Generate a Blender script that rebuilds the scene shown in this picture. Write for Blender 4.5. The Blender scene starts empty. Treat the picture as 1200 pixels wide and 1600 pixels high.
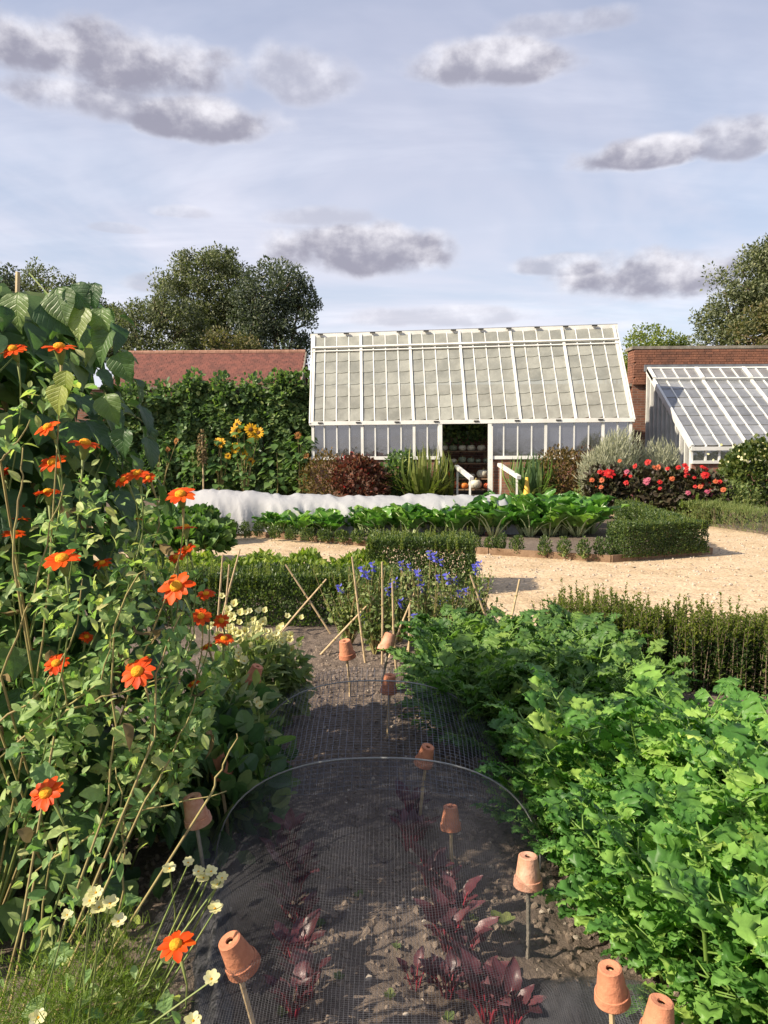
import bpy, math, random
import numpy as np
from mathutils import Vector, Matrix
from math import pi, sin, cos, radians

# ---------------------------------------------------------------- camera, world, sun, exposure
SC = bpy.context.scene
COL = SC.collection
CAM_Z = 1.6
FPX = 1202.0                      # focal length in photograph pixels (1200 x 1600)
PITCH = math.atan(100 / FPX)
ROLL = 0.0065                     # the phone was held slightly out of level
_f = Vector((0, cos(PITCH), -sin(PITCH)))
_r0 = Vector((1, 0, 0)); _u0 = _r0.cross(_f)
_r = _r0 * cos(ROLL) - _u0 * sin(ROLL)
_u = _u0 * cos(ROLL) + _r0 * sin(ROLL)
cam = bpy.data.cameras.new('camera'); camo = bpy.data.objects.new('camera', cam); COL.objects.link(camo)
camo.matrix_world = Matrix(((_r.x, _u.x, -_f.x, 0), (_r.y, _u.y, -_f.y, 0), (_r.z, _u.z, -_f.z, CAM_Z), (0, 0, 0, 1)))
cam.sensor_fit = 'VERTICAL'; cam.sensor_height = 32.0; cam.lens = 32.0 * FPX / 1600
cam.clip_start = 0.05; cam.clip_end = 3000
SC.camera = camo

SUN_DIR = Vector((-0.77, -0.31, 0.58)).normalized()
SUN_EL = math.asin(SUN_DIR.z)
SUN_ROT = math.atan2(SUN_DIR.x, SUN_DIR.y)
sl = bpy.data.lights.new('sun', 'SUN'); sl.energy = 5.0; sl.angle = radians(0.53); sl.color = (1.0, 0.87, 0.69)
so = bpy.data.objects.new('sun', sl); COL.objects.link(so); so.location = (-20, 5, 30)
so.rotation_euler = (-SUN_DIR).to_track_quat('-Z', 'Y').to_euler()

SC.render.engine = 'CYCLES'
SC.view_settings.view_transform = 'Standard'; SC.view_settings.look = 'None'
SC.view_settings.gamma = 1.0; SC.view_settings.exposure = 0.78
SC.cycles.max_bounces = 7; SC.cycles.diffuse_bounces = 4; SC.cycles.glossy_bounces = 2
SC.cycles.transmission_bounces = 4; SC.cycles.transparent_max_bounces = 12
SC.cycles.use_denoising = True; SC.cycles.caustics_reflective = False; SC.cycles.caustics_refractive = False
SC.cycles.sample_clamp_indirect = 4.0


def ray(px, py):
    return _f + _r * ((px - 600) / FPX) + _u * ((800 - py) / FPX)


def G(px, py, z=0.0):
    """ground (or height z) point seen at a photograph pixel"""
    v = ray(px, py); t = (z - CAM_Z) / v.z
    return Vector((v.x * t, v.y * t, z))


def D(px, py, y):
    """point at distance y seen at a photograph pixel"""
    v = ray(px, py); t = y / v.y
    return Vector((v.x * t, y, CAM_Z + v.z * t))


# ---- sky: Nishita air, a thin high veil and broken grey cumulus
world = bpy.data.worlds.new('World'); SC.world = world; world.use_nodes = True
nt = world.node_tree; nt.nodes.clear()


class NB:
    """small node builder"""
    def __init__(self, tree): self.t = tree

    def node(self, kind, **kw):
        n = self.t.nodes.new(kind)
        for k, v in kw.items(): setattr(n, k, v)
        return n

    def link(self, a, b): self.t.links.new(a, b)

    def put(self, sock, v):
        if isinstance(v, bpy.types.NodeSocket): self.t.links.new(v, sock)
        else: sock.default_value = v

    def m(self, op, a, b=0.0, c=0.0, clamp=False):
        n = self.node('ShaderNodeMath', operation=op, use_clamp=clamp)
        self.put(n.inputs[0], a); self.put(n.inputs[1], b); self.put(n.inputs[2], c)
        return n.outputs[0]

    def ramp(self, v, a, b, c=0.0, d=1.0, smooth=True):
        n = self.node('ShaderNodeMapRange'); n.interpolation_type = 'SMOOTHSTEP' if smooth else 'LINEAR'
        self.put(n.inputs[0], v)
        for i, x in enumerate((a, b, c, d)): self.put(n.inputs[i + 1], x)
        return n.outputs[0]

    def noise(self, vec, scale, detail=4, rough=0.55, dist=0.0):
        n = self.node('ShaderNodeTexNoise')
        if vec is not None: self.link(vec, n.inputs['Vector'])
        n.inputs['Scale'].default_value = scale; n.inputs['Detail'].default_value = detail
        n.inputs['Roughness'].default_value = rough; n.inputs['Distortion'].default_value = dist
        return n.outputs[0]

    def mix(self, f, a, b, blend='MIX'):
        n = self.node('ShaderNodeMix', data_type='RGBA', blend_type=blend)
        self.put(n.inputs[0], f)
        for s, v in ((n.inputs[6], a), (n.inputs[7], b)):
            if isinstance(v, (tuple, list)): v = tuple(v) + (1.0,) * (4 - len(v))
            self.put(s, v)
        return n.outputs[2]


SKY = 0.1
b = NB(nt)
sky = b.node('ShaderNodeTexSky', sky_type='NISHITA'); sky.sun_disc = False
sky.sun_elevation = SUN_EL; sky.sun_rotation = SUN_ROT; sky.dust_density = 1.5; sky.air_density = 1.0
tc = b.node('ShaderNodeTexCoord'); sep = b.node('ShaderNodeSeparateXYZ'); b.link(tc.outputs['Generated'], sep.inputs[0])
dx, dy, dz = sep.outputs
az = b.m('ARCTAN2', dx, dy); el = b.m('ARCSINE', dz)
zz = b.m('ADD', b.m('MAXIMUM', dz, 0.0), 0.12)
cv = b.node('ShaderNodeCombineXYZ'); b.put(cv.inputs[0], b.m('DIVIDE', dx, zz)); b.put(cv.inputs[1], b.m('DIVIDE', dy, zz))
veil_n = b.noise(cv.outputs[0], 0.75, 5, 0.6, 0.6)
veil_f = b.m('MULTIPLY', b.ramp(veil_n, 0.30, 0.64, 0.48, 0.98), b.ramp(el, 0.0, 0.75, 1.0, 0.74))
def cc(r, g, bl): return (r / SKY, g / SKY, bl / SKY)
streak = b.node('ShaderNodeMapping'); streak.inputs['Scale'].default_value = (.55, 1.7, 1); streak.inputs['Rotation'].default_value = (0, 0, .35); b.link(cv.outputs[0], streak.inputs[0])
vn2 = b.noise(streak.outputs[0], 1.1, 6, .62, .5)
vcol = b.mix(b.ramp(el, 0.0, 0.62), cc(.53, .53, .595), cc(.335, .35, .445))
vcol = b.mix(b.ramp(vn2, .45, .72), vcol, b.mix(1.0, vcol, (1.22, 1.2, 1.15), 'MULTIPLY'))
col = b.mix(veil_f, sky.outputs[0], vcol)
mpc = b.node('ShaderNodeMapping'); mpc.inputs['Scale'].default_value = (1, 1, 1.35); b.link(tc.outputs['Generated'], mpc.inputs[0])
n1 = b.noise(mpc.outputs[0], 10.0, 6, 0.52, 0.2); n2 = b.noise(mpc.outputs[0], 28.0, 5, 0.52, 0.2)
wob = b.m('ADD', b.m('MULTIPLY', b.m('SUBTRACT', n1, 0.53), 2.9), b.m('MULTIPLY', b.m('SUBTRACT', n2, 0.5), 0.9))
CLOUDS = [(150, 100, 230, 70, 1.), (312, 190, 118, 46, 1.), (120, 155, 130, 50, .85), (480, 125, 95, 56, .6), (770, 105, 145, 46, .95),
          (890, 42, 110, 30, .55), (1005, 246, 104, 32, 1.), (1160, 220, 88, 42, .85), (548, 398, 155, 52, 1.), (500, 342, 88, 22, .5),
          (880, 418, 80, 20, .7), (1005, 438, 175, 48, 1.), (290, 333, 50, 13, .4), (185, 358, 40, 9, .35), (240, 446, 50, 18, .5), (690, 498, 150, 20, .5),
          (-260, 260, 220, 60, .9), (1480, 120, 200, 60, .9), (1500, 420, 180, 34, .9), (-250, 470, 160, 26, .7), (560, -160, 240, 70, .8), (1150, -260, 220, 70, .8)]
tot = None; shade = None
for (cx, cy, hw, hh, op) in CLOUDS:
    v = ray(cx, cy).normalized(); v2 = ray(cx + hw, cy).normalized(); v3 = ray(cx, cy - hh).normalized()
    a0 = math.atan2(v.x, v.y); e0 = math.asin(v.z); ha = v.angle(v2) / max(0.3, cos(e0)); he = v.angle(v3)
    ux = b.m('DIVIDE', b.m('SUBTRACT', az, a0), ha); uy = b.m('DIVIDE', b.m('SUBTRACT', el, e0), he)
    uyb = b.m('MAXIMUM', uy, b.m('MULTIPLY', uy, -1.5))
    r2 = b.m('ADD', b.m('MULTIPLY', ux, ux), b.m('MULTIPLY', uyb, uyb))
    mk = b.m('MULTIPLY', b.ramp(b.m('ADD', r2, wob), 1.35, 0.30), op)
    sh = b.m('MULTIPLY', mk, uy)
    tot = mk if tot is None else b.m('MAXIMUM', tot, mk)
    shade = sh if shade is None else b.m('ADD', shade, sh)
# the same broken cumulus goes on over the rest of the sky
far = b.m('MULTIPLY', b.ramp(b.noise(cv.outputs[0], 1.3, 7, 0.6), 0.56, 0.70), b.ramp(dy, 0.45, 0.1))
far = b.m('MULTIPLY', far, b.ramp(el, 0.02, 0.2))
tot = b.m('MAXIMUM', tot, far)
n3 = b.noise(mpc.outputs[0], 17.0, 8, 0.6)
lit = b.m('ADD', b.m('MULTIPLY', shade, 0.55), b.m('ADD', b.m('MULTIPLY', b.m('SUBTRACT', n3, 0.5), 2.0), b.m('MULTIPLY', b.m('SUBTRACT', n2, .5), 1.0)))
lit = b.m('ADD', b.ramp(lit, -0.25, 0.8), b.m('MULTIPLY', b.m('SUBTRACT', 1.0, tot), 0.5), clamp=True)
ccol = b.mix(lit, cc(0.205, 0.20, 0.25), cc(0.60, 0.585, 0.615))
col = b.mix(b.m('MULTIPLY', tot, 0.9), col, ccol)
bg = b.node('ShaderNodeBackground'); b.link(col, bg.inputs[0]); bg.inputs[1].default_value = SKY
wo = b.node('ShaderNodeOutputWorld'); b.link(bg.outputs[0], wo.inputs[0])

# ---------------------------------------------------------------- helpers
LOC = {}


def tag(o, label=None, cat=None, group=None, kind=None):
    for k, v in (('label', label), ('category', cat), ('group', group), ('kind', kind)):
        if v: o[k] = v
    return o


def thing(name, label, cat, loc=(0, 0, 0), group=None):
    o = bpy.data.objects.new(name, None); COL.objects.link(o)
    o.location = loc; o.empty_display_size = 0.1; LOC[o.name] = np.array(tuple(loc), float)
    return tag(o, label, cat, group)


def wloc(o):
    return LOC.get(o.name, np.zeros(3)) if o else np.zeros(3)


class MB:
    def __init__(self): self.V = []; self.L = []; self.C = []; self.M = []; self.n = 0

    def add(self, V, faces, mat=0):
        V = np.asarray(V, float); self.V.append(V)
        self.L.append(np.array([i for f in faces for i in f], np.int32) + self.n)
        self.C.append(np.array([len(f) for f in faces], np.int32)); self.M.append(np.full(len(faces), mat, np.int32)); self.n += len(V)

    def scatter(self, tmpl, M, T, mat=None):
        tv, tf = np.asarray(tmpl[0], float), tmpl[1]; tm = tmpl[2] if len(tmpl) > 2 else [0] * len(tf)
        k = len(T)
        if k == 0: return
        V = np.einsum('kij,nj->kni', M, tv) + np.asarray(T)[:, None, :]
        lt = np.array([i for f in tf for i in f], np.int64); ct = np.array([len(f) for f in tf], np.int32)
        L = (lt[None, :] + (np.arange(k) * len(tv))[:, None]).reshape(-1) + self.n
        self.V.append(V.reshape(-1, 3)); self.L.append(L.astype(np.int32)); self.C.append(np.tile(ct, k))
        self.M.append(np.tile(np.array(tm if mat is None else [mat] * len(tf), np.int32), k)); self.n += k * len(tv)

    def box(self, c, s, R=None, mat=0):
        h = np.array(s, float) / 2
        v = np.array([[x, y, z] for x in (-1, 1) for y in (-1, 1) for z in (-1, 1)], float) * h
        if R is not None: v = v @ np.array(R, float).T
        self.add(v + np.array(tuple(c)), [(0, 1, 3, 2), (4, 6, 7, 5), (0, 4, 5, 1), (2, 3, 7, 6), (0, 2, 6, 4), (1, 5, 7, 3)], mat)

    def bar(self, a, b_, w, h, up=(0, 0, 1), mat=0):
        a = np.array(tuple(a), float); b_ = np.array(tuple(b_), float); d = b_ - a; L = np.linalg.norm(d); d /= L
        up = np.array(up, float); x = np.cross(d, up); x /= np.linalg.norm(x); z = np.cross(x, d)
        self.box((a + b_) / 2, (w, L, h), np.stack([x, d, z], 1), mat)

    def tube(self, pts, rad, n=5, mat=0, cap=True):
        P = np.array([tuple(p) for p in pts], float); k = len(P)
        rad = np.full(k, rad) if np.isscalar(rad) else np.asarray(rad, float)
        t = np.gradient(P, axis=0); t /= np.linalg.norm(t, axis=1, keepdims=True) + 1e-12
        ref = np.tile([0.31, 0.92, 0.23], (k, 1)); x = np.cross(t, ref); x /= np.linalg.norm(x, axis=1, keepdims=True); y = np.cross(t, x)
        a = np.arange(n) * 2 * pi / n
        V = P[:, None, :] + rad[:, None, None] * (np.cos(a)[None, :, None] * x[:, None, :] + np.sin(a)[None, :, None] * y[:, None, :])
        fs = [(i * n + j, i * n + (j + 1) % n, (i + 1) * n + (j + 1) % n, (i + 1) * n + j) for i in range(k - 1) for j in range(n)]
        if cap: fs += [tuple(range(n))[::-1], tuple((k - 1) * n + j for j in range(n))]
        self.add(V.reshape(-1, 3), fs, mat)

    def lathe(self, prof, n=16, c=(0, 0, 0), mat=0, ribs=0, rib=0.0):
        a = np.arange(n) * 2 * pi / n; V = []
        for r, z in prof:
            rr = r * (1 + rib * np.abs(np.sin(a * ribs / 2)) - rib * .5) if ribs else r
            V.append(np.stack([rr * np.cos(a), rr * np.sin(a), np.full(n, z)], 1))
        V = np.concatenate(V) + np.array(tuple(c)); k = len(prof)
        self.add(V, [(i * n + j, i * n + (j + 1) % n, (i + 1) * n + (j + 1) % n, (i + 1) * n + j) for i in range(k - 1) for j in range(n)], mat)

    def mesh(self, name, mats, smooth=False, off=None):
        me = bpy.data.meshes.new(name)
        V = np.concatenate(self.V); L = np.concatenate(self.L); C = np.concatenate(self.C)
        if off is not None: V = V - off
        me.vertices.add(len(V)); me.vertices.foreach_set('co', V.astype(np.float32).ravel())
        me.loops.add(len(L)); me.loops.foreach_set('vertex_index', L)
        me.polygons.add(len(C)); me.polygons.foreach_set('loop_start', np.concatenate([[0], np.cumsum(C)[:-1]]).astype(np.int32))
        me.polygons.foreach_set('loop_total', C)
        me.polygons.foreach_set('material_index', np.concatenate(self.M))
        me.polygons.foreach_set('use_smooth', np.full(len(C), bool(smooth)))
        for m_ in (mats if isinstance(mats, (list, tuple)) else [mats]): me.materials.append(m_)
        me.update(calc_edges=True); me.validate()
        return me

    def build(self, name, mats, parent=None, smooth=False, kind=None):
        o = bpy.data.objects.new(name, self.mesh(name, mats, smooth, wloc(parent) if parent else None)); COL.objects.link(o)
        o.parent = parent
        if parent is not None: LOC[o.name] = wloc(parent)
        if kind: o['kind'] = kind
        return o


def inst(name, me, parent, M, T):
    """one more object on shared mesh data; M 3x3, T world position"""
    o = bpy.data.objects.new(name, me); COL.objects.link(o); o.parent = parent
    T = np.asarray(tuple(T), float) - wloc(parent)
    o.matrix_basis = Matrix([[M[0][0], M[0][1], M[0][2], T[0]], [M[1][0], M[1][1], M[1][2], T[1]], [M[2][0], M[2][1], M[2][2], T[2]], [0, 0, 0, 1]])
    LOC[o.name] = T + wloc(parent)
    return o


def nrm(a):
    a = np.asarray(a, float); return a / (np.linalg.norm(a, axis=-1, keepdims=True) + 1e-12)


def frames(d, up, s):
    """matrices whose +Y is d and whose +Z leans to up, scaled by s"""
    y = nrm(d); up = np.broadcast_to(np.asarray(up, float), y.shape); z = nrm(up - (up * y).sum(-1, keepdims=True) * y + 1e-6)
    x = np.cross(y, z); s = np.broadcast_to(np.asarray(s, float), y.shape[:-1])
    return np.stack([x, y, z], -1) * s[..., None, None]


def frame1(d, up, s):
    return frames(np.array([tuple(d)], float), np.array([tuple(up)], float), np.array([s]))[0]


def vnoise(x, y, seed=0):
    x = np.asarray(x, float); y = np.asarray(y, float); xi = np.floor(x).astype(np.int64); yi = np.floor(y).astype(np.int64); fx = x - xi; fy = y - yi
    def h(i, j):
        n = (i * 374761393 + j * 668265263 + seed * 1274126177) & 0x7fffffff; n = ((n ^ (n >> 13)) * 1103515245) & 0x7fffffff
        return ((n ^ (n >> 16)) & 0xffff) / 65535.0
    u = fx * fx * (3 - 2 * fx); v = fy * fy * (3 - 2 * fy)
    return (h(xi, yi) * (1 - u) + h(xi + 1, yi) * u) * (1 - v) + (h(xi, yi + 1) * (1 - u) + h(xi + 1, yi + 1) * u) * v


def fbm(x, y, seed=0, o=4, gain=.5):
    s = 0; a = 1; t = 0
    for i in range(o): s = s + a * vnoise(x * 2 ** i, y * 2 ** i, seed + i); t += a; a *= gain
    return s / t


# ---------------------------------------------------------------- materials
MATS = {}


def base_mat(name):
    m = bpy.data.materials.new(name); m.use_nodes = True; t = m.node_tree; t.nodes.clear(); MATS[name] = m
    k = NB(t); out = k.node('ShaderNodeOutputMaterial'); return m, k, out


def ramp_node(k, fac, stops):
    r = k.node('ShaderNodeValToRGB'); k.put(r.inputs[0], fac)
    e = r.color_ramp.elements
    while len(e) < len(stops): e.new(0.5)
    for i, (p, c) in enumerate(stops): e[i].position = p; e[i].color = (c[0], c[1], c[2], 1)
    return r.outputs[0]


def leaf_mat(name, cols, trans=0.35, rough=0.45, spec=0.35, tcol=None, veins=0.0):
    """foliage: every leaf (mesh island or object) takes its own tone from cols; light passes through"""
    m, k, out = base_mat(name)
    g = k.node('ShaderNodeNewGeometry'); oi = k.node('ShaderNodeObjectInfo')
    r = k.m('FRACT', k.m('ADD', g.outputs['Random Per Island'], oi.outputs['Random']))
    nz = k.noise(g.outputs['Position'], 2.3, 3)
    fac = k.m('ADD', k.m('MULTIPLY', r, 0.75), k.m('MULTIPLY', k.m('SUBTRACT', nz, 0.35), 0.8), clamp=True)
    c = ramp_node(k, fac, [(i / (len(cols) - 1), x) for i, x in enumerate(cols)])
    n3 = k.noise(g.outputs['Position'], 60.0, 2)
    c = k.mix(1.0, c, k.mix(n3, (.72, .72, .72), (1.25, 1.25, 1.2)), 'MULTIPLY')
    p = k.node('ShaderNodeBsdfPrincipled'); k.link(c, p.inputs['Base Color'])
    p.inputs['Roughness'].default_value = rough; p.inputs['Specular IOR Level'].default_value = spec
    if veins:
        tcn = k.node('ShaderNodeTexCoord'); sx = k.node('ShaderNodeSeparateXYZ'); k.link(tcn.outputs['Object'], sx.inputs[0])
        v = k.m('SINE', k.m('MULTIPLY', k.m('SUBTRACT', sx.outputs[1], k.m('MULTIPLY', k.m('ABSOLUTE', sx.outputs[0]), .75)), veins * 6.28))
        rib = k.m('MAXIMUM', k.m('POWER', k.m('MAXIMUM', v, 0.0), 5.0), k.ramp(k.m('ABSOLUTE', sx.outputs[0]), .03, .0))
        bp = k.node('ShaderNodeBump'); bp.inputs['Strength'].default_value = .35; bp.inputs['Distance'].default_value = .006; bp.invert = True
        k.link(k.m('ADD', rib, k.m('MULTIPLY', k.noise(tcn.outputs['Object'], 9, 3), .8)), bp.inputs['Height']); k.link(bp.outputs[0], p.inputs['Normal'])
        c = k.mix(k.m('MULTIPLY', rib, .2), c, k.mix(1.0, c, (1.9, 1.8, 1.7), 'MULTIPLY')); k.link(c, p.inputs['Base Color'])
    tr = k.node('ShaderNodeBsdfTranslucent'); tcl = k.mix(1.0, c, tcol or (1.5, 1.75, 0.75), 'MULTIPLY'); k.link(tcl, tr.inputs[0])
    mx = k.node('ShaderNodeMixShader'); mx.inputs[0].default_value = trans
    k.link(p.outputs[0], mx.inputs[1]); k.link(tr.outputs[0], mx.inputs[2]); k.link(mx.outputs[0], out.inputs[0])
    return m


def solid_mat(name, c1, c2, scale=8.0, rough=0.6, spec=0.3, bump=0.0, bscale=40.0, detail=5, obj_random=0.0, coords='Object', metallic=0.0):
    m, k, out = base_mat(name)
    t = k.node('ShaderNodeTexCoord'); g = k.node('ShaderNodeNewGeometry')
    vec = g.outputs['Position'] if coords == 'World' else t.outputs['Object']
    n = k.noise(vec, scale, detail, 0.6)
    f = k.ramp(n, 0.3, 0.7)
    if obj_random:
        oi = k.node('ShaderNodeObjectInfo'); f = k.m('ADD', k.m('MULTIPLY', f, 1 - obj_random), k.m('MULTIPLY', oi.outputs['Random'], obj_random))
    c = k.mix(f, c1, c2)
    p = k.node('ShaderNodeBsdfPrincipled'); k.link(c, p.inputs['Base Color']); p.inputs['Roughness'].default_value = rough; p.inputs['Specular IOR Level'].default_value = spec
    p.inputs['Metallic'].default_value = metallic
    if bump:
        bp = k.node('ShaderNodeBump'); bp.inputs['Strength'].default_value = bump; bp.inputs['Distance'].default_value = 0.02
        k.link(k.noise(vec, bscale, 4, 0.6), bp.inputs['Height']); k.link(bp.outputs[0], p.inputs['Normal'])
    k.link(p.outputs[0], out.inputs[0])
    return m


def glass_mat(name, film, film_amt, clear, rough=0.08, dirt=3.0, gloss=0.12):
    """old horticultural glass: a film of shading wash or grime, partly see-through, with reflections"""
    m, k, out = base_mat(name)
    g = k.node('ShaderNodeNewGeometry'); oi = k.node('ShaderNodeObjectInfo')
    n = k.noise(g.outputs['Position'], dirt, 5, 0.65)
    f = k.m('ADD', k.m('MULTIPLY', oi.outputs['Random'], .45), k.m('MULTIPLY', k.ramp(n, .3, .7), .55))
    c = k.mix(f, tuple(x * .78 for x in film), tuple(min(1, x * 1.12) for x in film))
    d = k.node('ShaderNodeBsdfDiffuse'); k.link(c, d.inputs[0])
    tl = k.node('ShaderNodeBsdfTranslucent'); k.link(c, tl.inputs[0])
    a1 = k.node('ShaderNodeMixShader'); a1.inputs[0].default_value = 0.35; k.link(d.outputs[0], a1.inputs[1]); k.link(tl.outputs[0], a1.inputs[2])
    tp = k.node('ShaderNodeBsdfTransparent'); tp.inputs[0].default_value = clear + (1,)
    a2 = k.node('ShaderNodeMixShader'); k.put(a2.inputs[0], k.m('ADD', film_amt, k.m('MULTIPLY', k.m('SUBTRACT', f, .5), .3), clamp=True)); k.link(tp.outputs[0], a2.inputs[1]); k.link(a1.outputs[0], a2.inputs[2])
    gl = k.node('ShaderNodeBsdfGlossy'); gl.inputs['Roughness'].default_value = rough
    gn = k.node('ShaderNodeBump'); gn.inputs['Strength'].default_value = .15; gn.inputs['Distance'].default_value = .01; k.link(k.noise(g.outputs['Position'], 3.0, 2), gn.inputs['Height']); k.link(gn.outputs[0], gl.inputs['Normal'])
    fr = k.node('ShaderNodeFresnel'); fr.inputs[0].default_value = 1.5
    a3 = k.node('ShaderNodeMixShader'); k.put(a3.inputs[0], k.m('ADD', k.m('MULTIPLY', fr.outputs[0], 1.0), gloss, clamp=True)); k.link(a2.outputs[0], a3.inputs[1]); k.link(gl.outputs[0], a3.inputs[2])
    k.link(a3.outputs[0], out.inputs[0])
    return m


WHITE = solid_mat('white_paint', (.70, .70, .67), (.58, .58, .54), 2.5, .45, .4, .1, 30, coords='World')
GLASS_ROOF = glass_mat('shaded_roof_glass', (.47, .475, .415), .84, (.55, .62, .60), .25, 2.2, .0)
GLASS_ROOF2 = glass_mat('clear_roof_glass', (.52, .54, .56), .68, (.62, .68, .70), .15, 2.2, .08)
GLASS_WALL = glass_mat('wall_glass', (.22, .23, .26), .34, (.45, .49, .52), .05, 1.6, .22)
DIRT_EDGE = solid_mat('glass_lap_grime', (.22, .21, .16), (.30, .29, .23), 9, .8)
IRON = solid_mat('black_iron', (.02, .02, .02), (.05, .05, .045), 20, .5)
BRICK = solid_mat('brick_clay', (.30, .135, .085), (.13, .07, .053), 3.0, .9, .15, .4, 60, obj_random=.55, coords='World')
MORTAR = solid_mat('lime_mortar', (.30, .26, .21), (.22, .18, .15), 5, .95, .1, .3, 60, coords='World')
STONE = solid_mat('weathered_coping', (.30, .27, .22), (.15, .135, .11), 4, .95, .1, .4, 30, coords='World')
LEAD = solid_mat('lead_flashing', (.13, .14, .16), (.20, .21, .23), 4, .6, .3, coords='World')
TERRA = solid_mat('terracotta', (.58, .25, .14), (.36, .135, .075), 22, .85, .2, .25, 90, obj_random=.35)
TERRA_PALE = solid_mat('lime_bloomed_terracotta', (.62, .38, .27), (.44, .18, .10), 26, .9, .15, .25, 90, obj_random=.25)
CANE = solid_mat('bamboo', (.58, .44, .26), (.42, .31, .18), 18, .55, .3, coords='World')
WOOD = solid_mat('old_timber', (.16, .10, .06), (.25, .17, .11), 7, .85, .15, .4, 40, coords='World')
BARK = solid_mat('bark', (.10, .075, .05), (.18, .14, .10), 12, .9, .1, .6, 30, coords='World')
STEM = solid_mat('green_stem', (.13, .19, .05), (.22, .25, .08), 9, .6, .3, coords='World')
STEM_DRY = solid_mat('dry_stem', (.34, .30, .12), (.26, .19, .09), 9, .7, .2, coords='World')
NET = solid_mat('black_netting', (.05, .05, .055), (.12, .12, .13), 5, .5, .4, coords='World')
NET_DENSE = solid_mat('bunched_netting', (.022, .022, .026), (.09, .09, .098), 45, .6, .3, .35, 160, coords='World')
HOOP = solid_mat('grey_hoop', (.30, .31, .30), (.20, .20, .195), 8, .6, .3, coords='World')
# ---------------------------------------------------------------- ground, gravel, beds
def ground_mat(name, stops, scale, bump, bscale, vor=None, rough=.95, dist=.02):
    m, k, out = base_mat(name); g = k.node('ShaderNodeNewGeometry'); P = g.outputs['Position']
    f = k.m('ADD', k.m('MULTIPLY', k.noise(P, scale, 8, .68), .75), k.m('MULTIPLY', k.noise(P, .45, 3), .35))
    c = ramp_node(k, f, stops)
    p = k.node('ShaderNodeBsdfPrincipled'); p.inputs['Roughness'].default_value = rough; p.inputs['Specular IOR Level'].default_value = .15
    h = k.noise(P, bscale, 5, .65)
    if vor:
        v = k.node('ShaderNodeTexVoronoi'); v.inputs['Scale'].default_value = vor; k.link(P, v.inputs['Vector'])
        c = k.mix(1.0, c, ramp_node(k, v.outputs[1], [(0, (.62, .60, .58)), (.5, (.98, .97, .95)), (1, (1.22, 1.2, 1.18))]), 'MULTIPLY')
        h = k.m('ADD', k.m('MULTIPLY', h, .4), k.m('SUBTRACT', .8, v.outputs[0])); h = k.m('ADD', h, k.m('MULTIPLY', k.noise(P, 3.2, 3), 5.0))
        c = k.mix(k.ramp(k.noise(P, 1.1, 4, .6), .42, .75), c, k.mix(1.0, c, (.80, .76, .70), 'MULTIPLY'))
    k.link(c, p.inputs['Base Color'])
    bp = k.node('ShaderNodeBump'); bp.inputs['Strength'].default_value = bump; bp.inputs['Distance'].default_value = dist
    k.link(h, bp.inputs['Height']); k.link(bp.outputs[0], p.inputs['Normal']); k.link(p.outputs[0], out.inputs[0])
    return m


SOIL = ground_mat('garden_soil', [(.3, (.085, .066, .052)), (.55, (.155, .122, .098)), (.8, (.25, .20, .165))], 14, .8, 60)
EARTH = ground_mat('open_ground', [(.3, (.05, .05, .025)), (.6, (.09, .10, .04)), (.8, (.13, .12, .07))], 3, .5, 20)
GRAVEL = ground_mat('pale_gravel', [(.25, (.40, .29, .185)), (.5, (.53, .41, .27)), (.8, (.62, .50, .36))], 5, .55, 60, vor=38, dist=.012)
CLOD = ground_mat('soil_clod', [(.3, (.13, .10, .078)), (.55, (.23, .18, .14)), (.8, (.34, .275, .22))], 16, .6, 90)
PEBBLE = solid_mat('pale_stone', (.50, .44, .36), (.34, .28, .22), 30, .8, .2, coords='World', detail=3)


def sheet(name, poly, z, mat, thick=0.0):
    mb = MB(); n = len(poly); V = [(p[0], p[1], z) for p in poly]; fs = [tuple(range(n))]
    if thick:
        V += [(p[0], p[1], z - thick) for p in poly]; fs += [(i, i + n, (i + 1) % n + n, (i + 1) % n) for i in range(n)]
    mb.add(V, fs); o = mb.build(name, mat); o['kind'] = 'structure'; return o


sheet('ground', [(-400, -200), (400, -200), (400, 900), (-400, 900)], 0, EARTH)
sheet('gravel_path', [(-14, 4.2), (16, 4.2), (16, 21.5), (-14, 21.5)], .004, GRAVEL)
sheet('soil_bed', [(-8, -3), (6, -3), (6, 4.35), (2.9, 4.75), (1.0, 5.6), (1.0, 9.2), (-8, 9.4)], .03, SOIL, .026)
BED_B = [G(285, 829), G(600, 856), G(955, 879), G(1112, 866), G(930, 800), G(270, 795)]
sheet('soil_bed', [(p.x, p.y) for p in BED_B], .05, SOIL, .046)
sheet('soil_bed', [(G(905, 793).x, G(905, 793).y), (G(1060, 815).x, G(1060, 815).y), (G(1210, 838).x, G(1210, 838).y), (16, 13.0), (16, 24), (3.8, 24)], .05, SOIL, .046)
sheet('soil_bed', [(-14, 17.6), (1.9, 17.9), (1.9, 24), (-14, 24)], .05, SOIL, .046)

rng = np.random.default_rng(5)
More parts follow.
